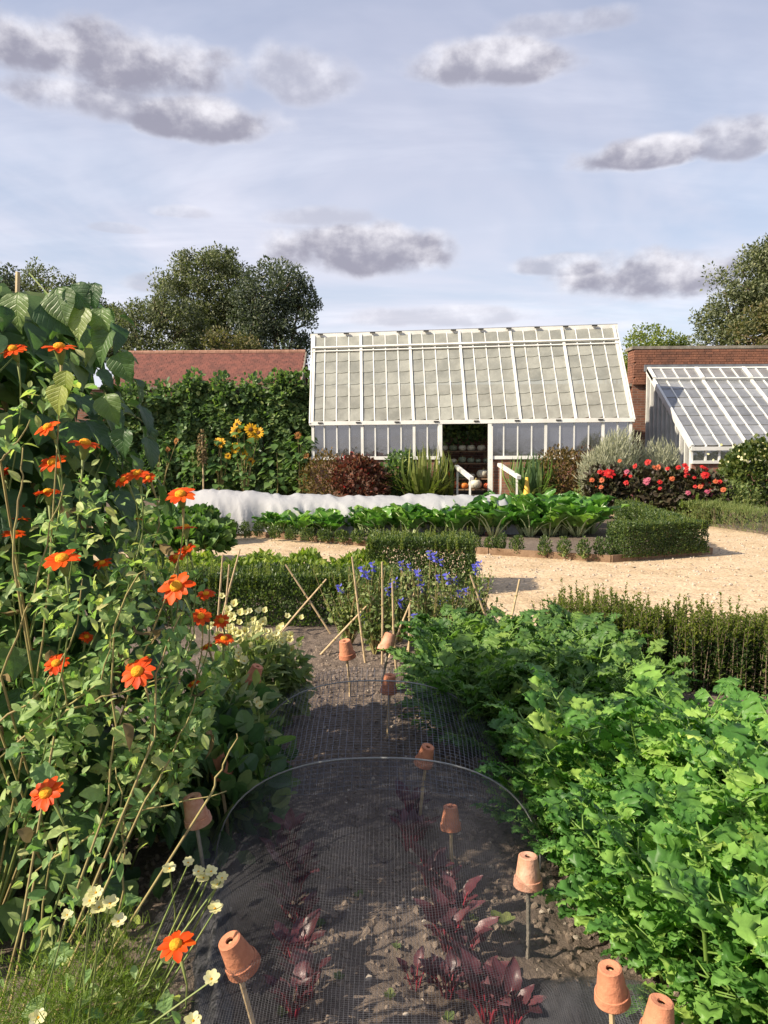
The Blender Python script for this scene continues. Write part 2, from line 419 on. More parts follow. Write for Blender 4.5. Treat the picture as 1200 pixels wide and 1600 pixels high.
# near strip of dug soil with real relief
xs = np.linspace(-.95, 1.3, 170); ys = np.linspace(1.15, 6.7, 400); X, Y = np.meshgrid(xs, ys)
Z = .055 + .05 * (fbm(X * 5, Y * 5, 3, 3) - .5) + .035 * (fbm(X * 22, Y * 22, 9, 3, .6) - .5)
edge = np.minimum.reduce([(X + .95) / .12, (1.3 - X) / .12, (6.7 - Y) / .15, np.ones_like(X)]); Z = .02 + (Z - .02) * np.clip(edge, 0, 1)
SOILZ = lambda x, y: float(.055 + .05 * (fbm(np.array(x * 5), np.array(y * 5), 3, 3) - .5) + .035 * (fbm(np.array(x * 22), np.array(y * 22), 9, 3, .6) - .5)) if -.9 < x < 1.25 and y < 6.6 else .03
mb = MB(); nx, ny = len(xs), len(ys)
mb.add(np.stack([X, Y, Z], -1).reshape(-1, 3), [(j * nx + i, j * nx + i + 1, (j + 1) * nx + i + 1, (j + 1) * nx + i) for j in range(ny - 1) for i in range(nx - 1)])
o = mb.build('soil_bed', SOIL, smooth=True); o['kind'] = 'structure'


def lump(seed, f=.35):
    t = (1 + 5 ** .5) / 2; r = np.random.default_rng(seed)
    V = nrm(np.array([(-1, t, 0), (1, t, 0), (-1, -t, 0), (1, -t, 0), (0, -1, t), (0, 1, t), (0, -1, -t), (0, 1, -t), (t, 0, -1), (t, 0, 1), (-t, 0, -1), (-t, 0, 1)]))
    V = V * (1 + f * (r.random((12, 1)) - .5) * 2)
    F = [(0, 11, 5), (0, 5, 1), (0, 1, 7), (0, 7, 10), (0, 10, 11), (1, 5, 9), (5, 11, 4), (11, 10, 2), (10, 7, 6), (7, 1, 8), (3, 9, 4), (3, 4, 2), (3, 2, 6), (3, 6, 8), (3, 8, 9), (4, 9, 5), (2, 4, 11), (6, 2, 10), (8, 6, 7), (9, 8, 1)]
    return V, F


def rand_rot(r, n):
    q = nrm(r.normal(size=(n, 4))); w, x, y, z = q.T
    return np.stack([np.stack([1 - 2 * (y * y + z * z), 2 * (x * y - z * w), 2 * (x * z + y * w)], -1), np.stack([2 * (x * y + z * w), 1 - 2 * (x * x + z * z), 2 * (y * z - x * w)], -1), np.stack([2 * (x * z - y * w), 2 * (y * z + x * w), 1 - 2 * (x * x + y * y)], -1)], 1)


def strew(name, n, x0, x1, y0, y1, s0, s1, mat, seed, near=1.6):
    r = np.random.default_rng(seed); mb = MB()
    for q in range(4):
        k = n // 4; x = r.uniform(x0, x1, k); y = y0 + (y1 - y0) * r.random(k) ** near
        z = .05 + .05 * (fbm(x * 5, y * 5, 3, 3) - .5) + .035 * (fbm(x * 22, y * 22, 9, 3, .6) - .5)
        s = s0 + (s1 - s0) * r.random(k) ** 3
        M = rand_rot(r, k) * (s[:, None, None] * np.array([1, .8, .7])[None, None, :])
        mb.scatter(lump(seed * 10 + q), M, np.stack([x, y, z + s * .25], 1))
    return tag(mb.build(name, mat), kind='stuff')


tag(strew('soil_clods', 15000, -.9, .95, 1.3, 5.8, .004, .019, CLOD, 3), 'crumbly brown clods of dug soil over the vegetable bed', 'soil')
tag(strew('soil_pebbles', 420, -.85, .8, 1.4, 6.2, .005, .016, PEBBLE, 8), 'small pale stones scattered over the dug soil', 'pebbles')


# ---------------------------------------------------------------- garden wall, tiled building
def solid_wall(name, label, x0, x1, y, z1, th, mat=MORTAR):
    t = thing(name, label, 'wall', ((x0 + x1) / 2, y, 0))
    mb = MB(); mb.box(((x0 + x1) / 2, y + th / 2, z1 / 2), (x1 - x0, th, z1)); mb.build('core', mat, t)
    return t


def brick_wall_mat(name):
    m, k, out = base_mat(name); g = k.node('ShaderNodeNewGeometry'); s = k.node('ShaderNodeSeparateXYZ'); k.link(g.outputs['Position'], s.inputs[0])
    c = k.node('ShaderNodeCombineXYZ'); k.put(c.inputs[0], k.m('ADD', s.outputs[0], s.outputs[1])); k.link(s.outputs[2], c.inputs[1])
    br = k.node('ShaderNodeTexBrick'); k.link(c.outputs[0], br.inputs['Vector']); br.inputs['Scale'].default_value = 1
    br.inputs['Brick Width'].default_value = .225; br.inputs['Row Height'].default_value = .075; br.inputs['Mortar Size'].default_value = .006
    br.inputs['Color1'].default_value = (.27, .12, .078, 1); br.inputs['Color2'].default_value = (.15, .075, .055, 1); br.inputs['Mortar'].default_value = (.27, .23, .19, 1)
    col = k.mix(1.0, br.outputs[0], k.mix(k.noise(g.outputs['Position'], 1.2, 5), (.6, .6, .6), (1.25, 1.2, 1.15)), 'MULTIPLY')
    p = k.node('ShaderNodeBsdfPrincipled'); k.link(col, p.inputs['Base Color']); p.inputs['Roughness'].default_value = .95
    bp = k.node('ShaderNodeBump'); bp.inputs['Distance'].default_value = .01; k.link(br.outputs[1], bp.inputs['Height']); bp.invert = True; k.link(bp.outputs[0], p.inputs['Normal'])
    k.link(p.outputs[0], out.inputs[0]); return m


BRICKFAR = brick_wall_mat('distant_brickwork')
WALL_Y = 24.0
XH = D(988, 560, WALL_Y).x
w1 = solid_wall('garden_wall', 'long low brick garden wall behind the climbers and the tall greenhouse', -16, XH, WALL_Y, 3.45, .35, BRICKFAR)
mb = MB()
for i in range(24):
    xa = -16 + (XH + 16) * i / 24; xb = -16 + (XH + 16) * (i + 1) / 24 - .012
    mb.box(((xa + xb) / 2, WALL_Y + .175, 3.49), (xb - xa, .45, .08))
mb.build('coping', STONE, w1)
ZH = D(1100, 546, WALL_Y).z
w2 = solid_wall('garden_wall', 'tall red brick garden wall with stone coping above the lean-to glasshouse', XH, 16, WALL_Y - .1, ZH, .55, BRICKFAR)
bw, bh, gap = .215, .065, .010
mb = MB(); mb.box((0, 0, 0), (bw, .1, bh)); brick_me = mb.mesh('brick', BRICK)
mb = MB(); mb.box((0, 0, 0), (.1025, .1, bh)); half_me = mb.mesh('brick', BRICK)
rows = int(1.05 / (bh + gap)); r = random.Random(3); k = 0
for j in range(rows):                      # the courses that show above the glass roof
    z = ZH - .02 - (j + .5) * (bh + gap); x = XH + .002 - (.06 if j % 2 else 0)
    while x < XH + 4.5:
        me, w_ = (brick_me, bw) if (r.random() > .12 and not (j % 3 == 2)) else (half_me, .1025)
        if x + w_ > XH + .06 and k < 400:
            inst('brick', me, w2, frame1((0, 1, 0), (0, 0, 1), 1), (max(x + w_ / 2, XH + w_ / 2 - .012), WALL_Y - .142 - r.random() * .008, z)); k += 1
        x += w_ + gap
for j in range(32):                        # bricks of the wall's sunlit end
    z = ZH - .02 - (j + .5) * (bh + gap)
    for q in range(2):
        inst('brick', brick_me, w2, frame1((1, 0, 0), (0, 0, 1), 1), (XH + .04 - r.random() * .006, WALL_Y + .02 + q * .225 + (j % 2) * .05, z))
mb = MB(); mb.box(((XH + 16) / 2, WALL_Y + .17, ZH + .045), (16 - XH + .12, .72, .09)); mb.build('coping', STONE, w2)
mb = MB(); mb.box(((XH + .3 + 16) / 2, WALL_Y - .22, 3.98), (15.7 - XH, .05, .20)); mb.build('lead_flashing', LEAD, w2)

# tiled outbuilding beyond the wall
TILE = solid_mat('clay_roof_tile', (.21, .085, .066), (.115, .056, .047), 4, .9, .15, .5, 40, coords='World', detail=8)
p0 = D(205, 553, 30.); p1 = D(472, 551, 30.); x0, x1, zr = p0.x, p1.x, (p0.z + p1.z) / 2; ze = D(180, 603, 28.0).z
bd = thing('brick_outbuilding', 'low brick outbuilding with a red clay tiled roof behind the climber covered wall', 'building', ((x0 + x1) / 2, 30, 0))
mb = MB(); mb.add([(x0, 28.15, 0), (x1, 28.15, 0), (x1, 31.85, 0), (x0, 31.85, 0), (x0, 28.15, ze), (x1, 28.15, ze), (x1, 31.85, ze), (x0, 31.85, ze), (x0, 30, zr - .08), (x1, 30, zr - .08)],
                  [(0, 1, 5, 4), (2, 3, 7, 6), (0, 4, 8, 7, 3), (1, 2, 6, 9, 5)]); mb.build('wall', BRICKFAR, bd)
mb = MB(); r = np.random.default_rng(4); NC = 17
for s in (-1, 1):                          # lapped courses of tiles, every tile its own slab
    a = np.array([0, 30 + s * 2.05, ze - .03]); c = np.array([0, 30., zr]); dv = (c - a) / NC; dn = nrm(c - a); nr = np.array([0, s * dn[2], abs(dn[1])])
    for i in range(NC):
        nt_ = int((x1 - x0 + .3) / .17)
        for j in range(nt_):
            xa = x0 - .15 + (j + (i % 2) * .5) * .17
            if xa + .165 > x1 + .16: continue
            ctr = a + dv * (i + .5) + nr * (.02 + r.random() * .012) - dn * .02; ctr[0] = xa + .0825
            up = nrm(nr + np.array([r.normal() * .02, 0, -.0]) - dn * .10)
            ax = np.array([1., 0, 0]); y_ = nrm(np.cross(up, ax)); mb.box(ctr, (.163, np.linalg.norm(dv) * 1.5, .014), np.stack([ax, y_, np.cross(ax, y_)], 1))
roof = mb.build('roof', TILE, bd, kind='stuff')
mb = MB()
for j in range(22):
    xa = x0 - .14 + j * (x1 - x0 + .28) / 22; mb.tube([(xa, 30, zr + .02), (xa + (x1 - x0 + .28) / 22 - .01, 30, zr + .02)], .10, 8)
mb.build('ridge_tile', solid_mat('ridge_tile', (.36, .20, .14), (.25, .13, .09), 6, .9, coords='World'), roof)
for xa in (x0 - .16, x1 + .16):
    mb = MB(); mb.bar((xa, 27.93, ze - .06), (xa, 30, zr - .03), .05, .16); mb.build('barge_board', STONE, bd)

# ---------------------------------------------------------------- the two glasshouses
A = np.array(D(487, 661, 21.75)); B = np.array(D(988, 653, 20.3)); ZE = (A[2] + B[2]) / 2
U = B - A; U[2] = 0; GW = np.linalg.norm(U); U /= GW; Wd = np.array([-U[1], U[0], 0]); O = np.array([A[0], A[1], 0])
RUN = 1.55; mid = O + U * GW / 2 + Wd * RUN; ZR = float(D(706, 520, mid[1]).z); Zs = float(D(497, 716, A[1]).z)
print('greenhouse', GW, ZE, ZR, Zs)
Zv = np.array([0, 0, 1.])


SKEW = -.20                                # the house stands askew to the wall behind
def gp(u, w, z): return O + U * (u + SKEW * max(w, 0)) + Wd * w + Zv * z


gh = thing('greenhouse', 'tall white timber greenhouse with steep shaded glass roof and open doorway', 'greenhouse', gp(GW / 2, 0, 0))
SL = nrm(Wd * RUN + U * SKEW * RUN + Zv * (ZR - ZE)); SN = nrm(np.cross(U, SL)); LEN = math.sqrt(RUN ** 2 + (SKEW * RUN) ** 2 + (ZR - ZE) ** 2)


def rp(u, s, h=0.0): return gp(u, 0, ZE) + SL * s + SN * h


PW = GW / 24; d0, d1 = 10.05, 13.75       # the doorway, in pane widths
VENT = LEN * .845


def pane_mesh(w, h, curve, mats, th=.006):
    n = 6; mb = MB(); xs_ = np.linspace(-w / 2, w / 2, n + 1); yb = -curve * (1 - (xs_ / (w / 2)) ** 2)
    V = [(x, y, 0) for x, y in zip(xs_, yb)] + [(x, h, 0) for x in xs_]; m2 = n + 1
    V += [(x, y, th) for x, y in zip(xs_, yb)] + [(x, h, th) for x in xs_]
    fs = [(2 * m2 + i, 2 * m2 + i + 1, 3 * m2 + i + 1, 3 * m2 + i) for i in range(n)]
    mb.add(V, fs); mb.add(V, [(i, i + 1, 2 * m2 + i + 1, 2 * m2 + i) for i in range(n)], 1)
    return mb.mesh('pane', mats)


RN = 6; ph = (VENT - .08) / RN
pane_me = pane_mesh(PW - .045, ph + .03, .022, [GLASS_ROOF, DIRT_EDGE], .012)
vent_me = pane_mesh(PW - .05, LEN - VENT - .12, .004, [GLASS_ROOF, DIRT_EDGE], .01)
rr = random.Random(9)
for c in range(24):
    for j in range(RN):
        tilt = nrm(SL - SN * .035); inst('pane', pane_me, gh, frame1(tilt, SN, 1), rp((c + .5) * PW, .03 + j * ph, .035 + rr.random() * .002))
    inst('pane', vent_me, gh, frame1(SL, SN, 1), rp((c + .5) * PW, VENT + .06, .07))
for c in range(25):
    main = c % 4 == 0; u = min(max(c * PW, .03), GW - .03)
    mb = MB(); mb.bar(rp(u, -.06, .02), rp(u, VENT, .02), .075 if main else .032, .11 if main else .07, SN); mb.build('rafter' if main else 'glazing_bar', WHITE, gh)
    mb = MB(); mb.bar(rp(u, VENT + .02, .06), rp(u, LEN, .06), .075 if main else .03, .10 if main else .06, SN); mb.build('vent_bar', WHITE, gh)
mb = MB(); mb.bar(rp(-.02, VENT + .01, .05), rp(GW + .02, VENT + .01, .05), .05, .13, SN); mb.build('vent_rail', WHITE, gh)
mb = MB(); mb.bar(rp(-.02, VENT - .12, .045), rp(GW + .02, VENT - .12, .045), .03, .10, SN); mb.build('purlin', WHITE, gh)
mb = MB(); mb.bar(rp(-.08, LEN, .06), rp(GW + .08, LEN, .06), .09, .12); mb.build('ridge_board', WHITE, gh)
mb = MB(); mb.bar(rp(-.08, LEN + .07, .07), rp(GW + .08, LEN + .07, .07), .12, .03); mb.build('ridge_cap', LEAD, gh)
for i in range(11):
    p = rp(GW * (i + .3) / 11, LEN - .02, .16); mb = MB(); mb.box(p, (.15, .05, .035), np.stack([U, Wd, Zv], 1)); mb.build('vent_latch', IRON, gh)
for i in range(8):
    p = gp(GW * (i + .25) / 8, -.10, ZE - .02); mb = MB(); mb.box(p, (.13, .03, .035), np.stack([U, Wd, Zv], 1)); mb.build('vent_latch', IRON, gh)
mb = MB(); mb.bar(gp(-.05, -.03, ZE - .03), gp(GW + .05, -.03, ZE - .03), .12, .11); mb.build('eaves_gutter', WHITE, gh)
# front wall
for (ua, ub) in ((0, d0 * PW), (d1 * PW, GW)):
    mb = MB(); mb.bar(gp(ua, -.03, Zs), gp(ub, -.03, Zs), .16, .09); mb.build('sill', WHITE, gh)
    mb = MB(); mb.bar(gp(ua, .06, (Zs - .05) / 2), gp(ub, .06, (Zs - .05) / 2), .22, Zs - .05); mb.build('brick_base', BRICKFAR, gh)
    n = round((ub - ua) / PW); st = (ub - ua) / n
    wp = MB(); wp.box((0, 0, 0), (st - .03, .006, ZE - Zs - .14)); wp_me = wp.mesh('pane', GLASS_WALL)
    for i in range(n + 1):
        big = i % 4 == 0 or i == n
        u = min(max(ua + i * st, ua + .04), ub - .04); mb = MB(); mb.bar(gp(u, 0, Zs + .045), gp(u, 0, ZE - .085), .075 if big else .035, .08 if big else .05, Wd); mb.build('mullion', WHITE, gh)
        if i < n: inst('pane', wp_me, gh, np.stack([U, Wd, Zv], 1), gp(ua + (i + .5) * st, .012, (Zs + ZE) / 2 - .02))
for u in (d0 * PW + .0, d1 * PW):
    mb = MB(); mb.bar(gp(u, -.01, .25), gp(u, -.01, ZE - .085), .10, .14, Wd); mb.build('door_post', WHITE, gh)
mb = MB(); mb.bar(gp(d1 * PW + .06, -.12, .3), gp(d1 * PW + .06, -.12, ZE - .16), .05, .04, Wd); mb.build('sliding_door_edge', WHITE, gh)
# back slope and gable ends
bk = 2.35
for c in range(13):
    u = c * GW / 12; mb = MB(); mb.bar(gp(u, RUN, ZR - .02), gp(u, bk, 3.62), .05, .08, Wd); mb.build('back_rafter', WHITE, gh)
mb = MB(); mb.add([gp(0, RUN, ZR - .03), gp(GW, RUN, ZR - .03), gp(GW, bk, 3.6), gp(0, bk, 3.6)], [(0, 1, 2, 3)]); mb.build('back_slope_glass', GLASS_ROOF, gh)
for u in (.02, GW - .02):
    mb = MB(); mb.add([gp(u, .02, Zs), gp(u, bk, Zs), gp(u, bk, 3.6), gp(u, RUN, ZR - .05), gp(u, .02, ZE - .05)], [(0, 1, 2, 3, 4)]); mb.build('gable_glass', GLASS_WALL, gh)
    mb = MB(); mb.bar(gp(u, .1, Zs / 2), gp(u, bk, Zs / 2), .2, Zs); mb.build('gable_base', BRICKFAR, gh)
    for q in range(7):
        w = .06 + q * (bk - .06) / 6; zt = ZE + (ZR - ZE) * min(1, w / RUN) if w <= RUN else ZR + (3.6 - ZR) * (w - RUN) / (bk - RUN)
        mb = MB(); mb.bar(gp(u, w, Zs), gp(u, w, zt - .04), .05, .045, Wd); mb.build('gable_bar', WHITE, gh)
    sgn = -1 if u < 1 else 1
    mb = MB(); mb.bar(rp(u + sgn * .06, -.08, .0), rp(u + sgn * .06, LEN + .04, .0), .04, .17, SN); mb.build('barge_board', WHITE, gh)
mb = MB(); mb.bar(gp(.1, 1.2, .16), gp(GW - .1, 1.2, .16), 2.2, .28); mb.build('floor', STONE, gh)

# lean-to glasshouse on the right
LX = D(1011, 590, WALL_Y - .2).x; fy = LX * FPX / (1080 - 600); lz0 = D(1080, 698, fy).z; lz1 = D(1011, 580, WALL_Y - .25).z; lzs = D(1082, 722, fy).z
LW = 5.4; by = WALL_Y - .27
lt = thing('lean_to_glasshouse', 'white lean-to glasshouse with low clear glass roof against the tall brick wall', 'greenhouse', (LX + LW / 2, fy, 0))
ls = nrm(np.array([0, by - fy, lz1 - lz0])); ln = np.array([0, -ls[2], ls[1]]); LL = math.hypot(by - fy, lz1 - lz0)
def lp(x, s, h=0.): return np.array([LX + x, fy, lz0]) + ls * s + ln * h
lw = LW / 15; VL = LL * .84; LR = 7; lph = VL / LR
me = pane_mesh(lw - .04, lph + .03, .02, [GLASS_ROOF2, DIRT_EDGE], .012); vm = pane_mesh(lw - .04, LL - VL - .1, .004, [GLASS_ROOF2, DIRT_EDGE], .01)
for c in range(15):
    for j in range(LR): inst('pane', me, lt, frame1(nrm(ls - ln * .03), ln, 1), lp((c + .5) * lw, .02 + j * lph, .03))
    inst('pane', vm, lt, frame1(ls, ln, 1), lp((c + .5) * lw, VL + .05, .07))
for c in range(16):
    main = c % 4 == 0; u = c * lw
    mb = MB(); mb.bar(lp(u, -.05, .02), lp(u, VL, .02), .08 if main else .035, .11 if main else .07, ln); mb.build('rafter' if main else 'glazing_bar', WHITE, lt)
    mb = MB(); mb.bar(lp(u, VL + .02, .07), lp(u, LL, .07), .10 if main else .035, .14 if main else .07, ln); mb.build('vent_bar', WHITE, lt)
mb = MB(); mb.bar(lp(-.02, VL, .05), lp(LW, VL, .05), .05, .14, ln); mb.build('vent_rail', WHITE, lt)
mb = MB(); mb.bar(lp(-.02, LL, .06), lp(LW, LL, .06), .08, .10, ln); mb.build('ridge_board', WHITE, lt)
mb = MB(); mb.bar((LX - .05, fy - .05, lz0 - .05), (LX + LW, fy - .05, lz0 - .05), .12, .10); mb.build('eaves_gutter', WHITE, lt)
mb = MB(); mb.bar((LX - .02, fy - .03, lzs), (LX + LW, fy - .03, lzs), .16, .08); mb.build('sill', WHITE, lt)
mb = MB(); mb.bar((LX, fy + .06, (lzs - .045) / 2), (LX + LW, fy + .06, (lzs - .045) / 2), .22, lzs - .045); mb.build('brick_base', BRICKFAR, lt)
wp = MB(); wp.box((0, 0, 0), (lw - .03, .006, lz0 - lzs - .14)); wm = wp.mesh('pane', GLASS_WALL)
for c in range(16):
    mb = MB(); mb.bar((LX + c * lw, fy, lzs + .04), (LX + c * lw, fy, lz0 - .1), .05, .06, (0, 1, 0)); mb.build('mullion', WHITE, lt)
    if c < 15: inst('pane', wm, lt, np.eye(3), (LX + (c + .5) * lw, fy + .01, (lz0 + lzs) / 2 - .03))
ng = 11
for q in range(ng):                        # the boarded and glazed end that catches the sun
    y = fy + .03 + q * (by - fy - .06) / (ng - 1); zt = lz0 + (lz1 - lz0) * (y - fy) / (by - fy) - .06
    mb = MB(); mb.bar((LX, y, .3), (LX, y, zt), .06, .09, (1, 0, 0)); mb.build('gable_bar', WHITE, lt)
    if q < ng - 1:
        yb = fy + .03 + (q + 1) * (by - fy - .06) / (ng - 1); zb = lz0 + (lz1 - lz0) * (yb - fy) / (by - fy) - .06
        mb = MB(); mb.add([(LX + .01, y + .03, .3), (LX + .01, yb - .03, .3), (LX + .01, yb - .03, zb - .02), (LX + .01, y + .03, zt - .02)], [(0, 1, 2, 3)]); mb.build('pane', GLASS_ROOF2, lt)
mb = MB(); mb.bar((LX - .02, fy - .05, lz0 - .02), (LX - .02, by, lz1 + .02), .06, .17, ln); mb.build('barge_board', WHITE, lt)
mb = MB(); mb.bar((LX, fy - .02, .15), (LX, by, .15), .14, .3); mb.build('end_base', BRICKFAR, lt)
mb = MB(); mb.bar((LX - .03, by - 1.0, 1.62), (LX - .03, by - .75, 1.62), .05, .05); mb.build('door_handle', IRON, lt)

# ---------------------------------------------------------------- leaf shapes
def strip_leaf(wf, rows=6, cols=4, fold=.2, droop=.25, wave=0., seed=0):
    r = np.random.default_rng(seed); V = []; F = []
    for i in range(rows + 1):
        t = i / rows; w = wf(t)
        for j in range(cols + 1):
            s = 2 * j / cols - 1; x = s * w
            V.append((x, t, fold * abs(x) - droop * t * t + wave * (r.random() - .5) * (0.3 + abs(s)) + .0))
    c = cols + 1
    for i in range(rows):
        for j in range(cols): F.append((i * c + j, i * c + j + 1, (i + 1) * c + j + 1, (i + 1) * c + j))
    return np.array(V), F


def interp(pts):
    xs = [p[0] for p in pts]; ys = [p[1] for p in pts]; return lambda t: float(np.interp(t, xs, ys))


BEAN_W = interp([(0, .02), (.04, .2), (.15, .40), (.32, .47), (.5, .42), (.7, .28), (.88, .10), (1, .0)])
OVAL_W = interp([(0, .02), (.2, .2), (.45, .27), (.7, .2), (.9, .08), (1, 0)])
SMALL = (np.array([(0, 0, 0), (.26, .45, .07), (0, 1, -.06), (-.26, .45, .07), (0, .5, 0)]), [(0, 1, 4), (1, 2, 4), (0, 4, 3), (4, 2, 3)])
TINY = (np.array([(0, 0, 0), (.3, .5, .06), (0, 1, -.04), (-.3, .5, .06)]), [(0, 1, 2), (0, 2, 3)])
ROUND = (np.array([(0, 0, 0), (.32, .2, .05), (.42, .55, .06), (.2, .92, 0), (0, 1, -.03), (-.2, .92, 0), (-.42, .55, .06), (-.32, .2, .05), (0, .5, -.02)]), [(0, 1, 8), (1, 2, 8), (2, 3, 8), (3, 4, 8), (4, 5, 8), (5, 6, 8), (6, 7, 8), (7, 0, 8)])
BLADE = (np.array([(-.02, 0, 0), (.02, 0, 0), (-.024, .4, .02), (.024, .4, .02), (-.016, .75, -.02), (.016, .75, -.02), (0, 1, -.10)]), [(0, 1, 3, 2), (2, 3, 5, 4), (4, 5, 6)])
NEEDLE = (np.array([(-.05, 0, 0), (.05, 0, 0), (.035, .6, .02), (-.035, .6, .02), (0, 1, -.03)]), [(0, 1, 2, 3), (3, 2, 4)])
OVAL = strip_leaf(OVAL_W, 4, 2, .3, .2)


def lobed2(seed, half, fold=.3, droop=.35, jag=.03, rip=.06):
    '''toothed leaf: outline joined to a curved midrib'''
    r = np.random.default_rng(seed); V = []; F = []; n = len(half)
    rib = [(0, min(1, max(0, .15 + .85 * y)) if i else 0) for i, (x, y) in enumerate(half)]
    zf = lambda x, y: fold * abs(x) ** 1.3 - droop * y * y
    for (x, y) in rib: V.append((0, y, zf(0, y)))
    for sg in (-1, 1):
        b0 = len(V)
        for i, (x, y) in enumerate(half):
            mx_ = x * .55; V.append((sg * mx_, rib[i][1] * .45 + y * .55, zf(mx_, y) + rip * .4 * r.normal()))
        c0 = len(V)
        for i, (x, y) in enumerate(half):
            V.append((sg * x + r.normal() * jag, y + r.normal() * jag, zf(x, y) + rip * r.normal() - .08 * (i % 2)))
        for i in range(n - 1):
            for q in ((i, i + 1, b0 + i + 1, b0 + i), (b0 + i, b0 + i + 1, c0 + i + 1, c0 + i)): F.append(q if sg > 0 else q[::-1])
    return np.array(V), F


def lobed( fold=.3, droop=.3, jag=.05, half=None):
    r = np.random.default_rng(seed)
    half = half or [(.10, .04), (.27, .05), (.24, .16), (.42, .18), (.36, .30), (.52, .38), (.40, .45), (.50, .60), (.32, .58), (.28, .70), (.27, .84), (.12, .82), (.09, .95)]
    pts = [(0, 0)] + half + [(0, 1.02)] + [(-x, y) for x, y in reversed(half)]
    rib = [(0, .2), (0, .42), (0, .66)]
    V = []
    for i, (x, y) in enumerate(pts):
        if 0 < i: x += r.normal() * jag * .4; y += r.normal() * jag * .4
        V.append((x, y, fold * abs(x) - droop * y * y + r.normal() * jag))
    c = len(V); V.append((0, .40, -.02))
    n = len(pts); F = [(i, (i + 1) % n, c) for i in range(n)]
    return np.array(V), F


CEL = [(.02, .0), (.22, .03), (.20, .12), (.40, .10), (.36, .24), (.50, .30), (.37, .38), (.27, .36), (.36, .52), (.29, .56), (.33, .72), (.21, .72), (.19, .88), (.09, .87), (.01, 1.)]
LOBE = [lobed2(s, CEL) for s in range(6)]
SOFT = [(.12, .05), (.32, .16), (.40, .30), (.33, .40), (.40, .52), (.30, .66), (.18, .82), (.06, .95)]
TITH = [lobed2(20 + s, [(.02, 0)] + SOFT + [(.01, 1.)], .45, .2 + .15 * s, .02, .04) for s in range(4)]

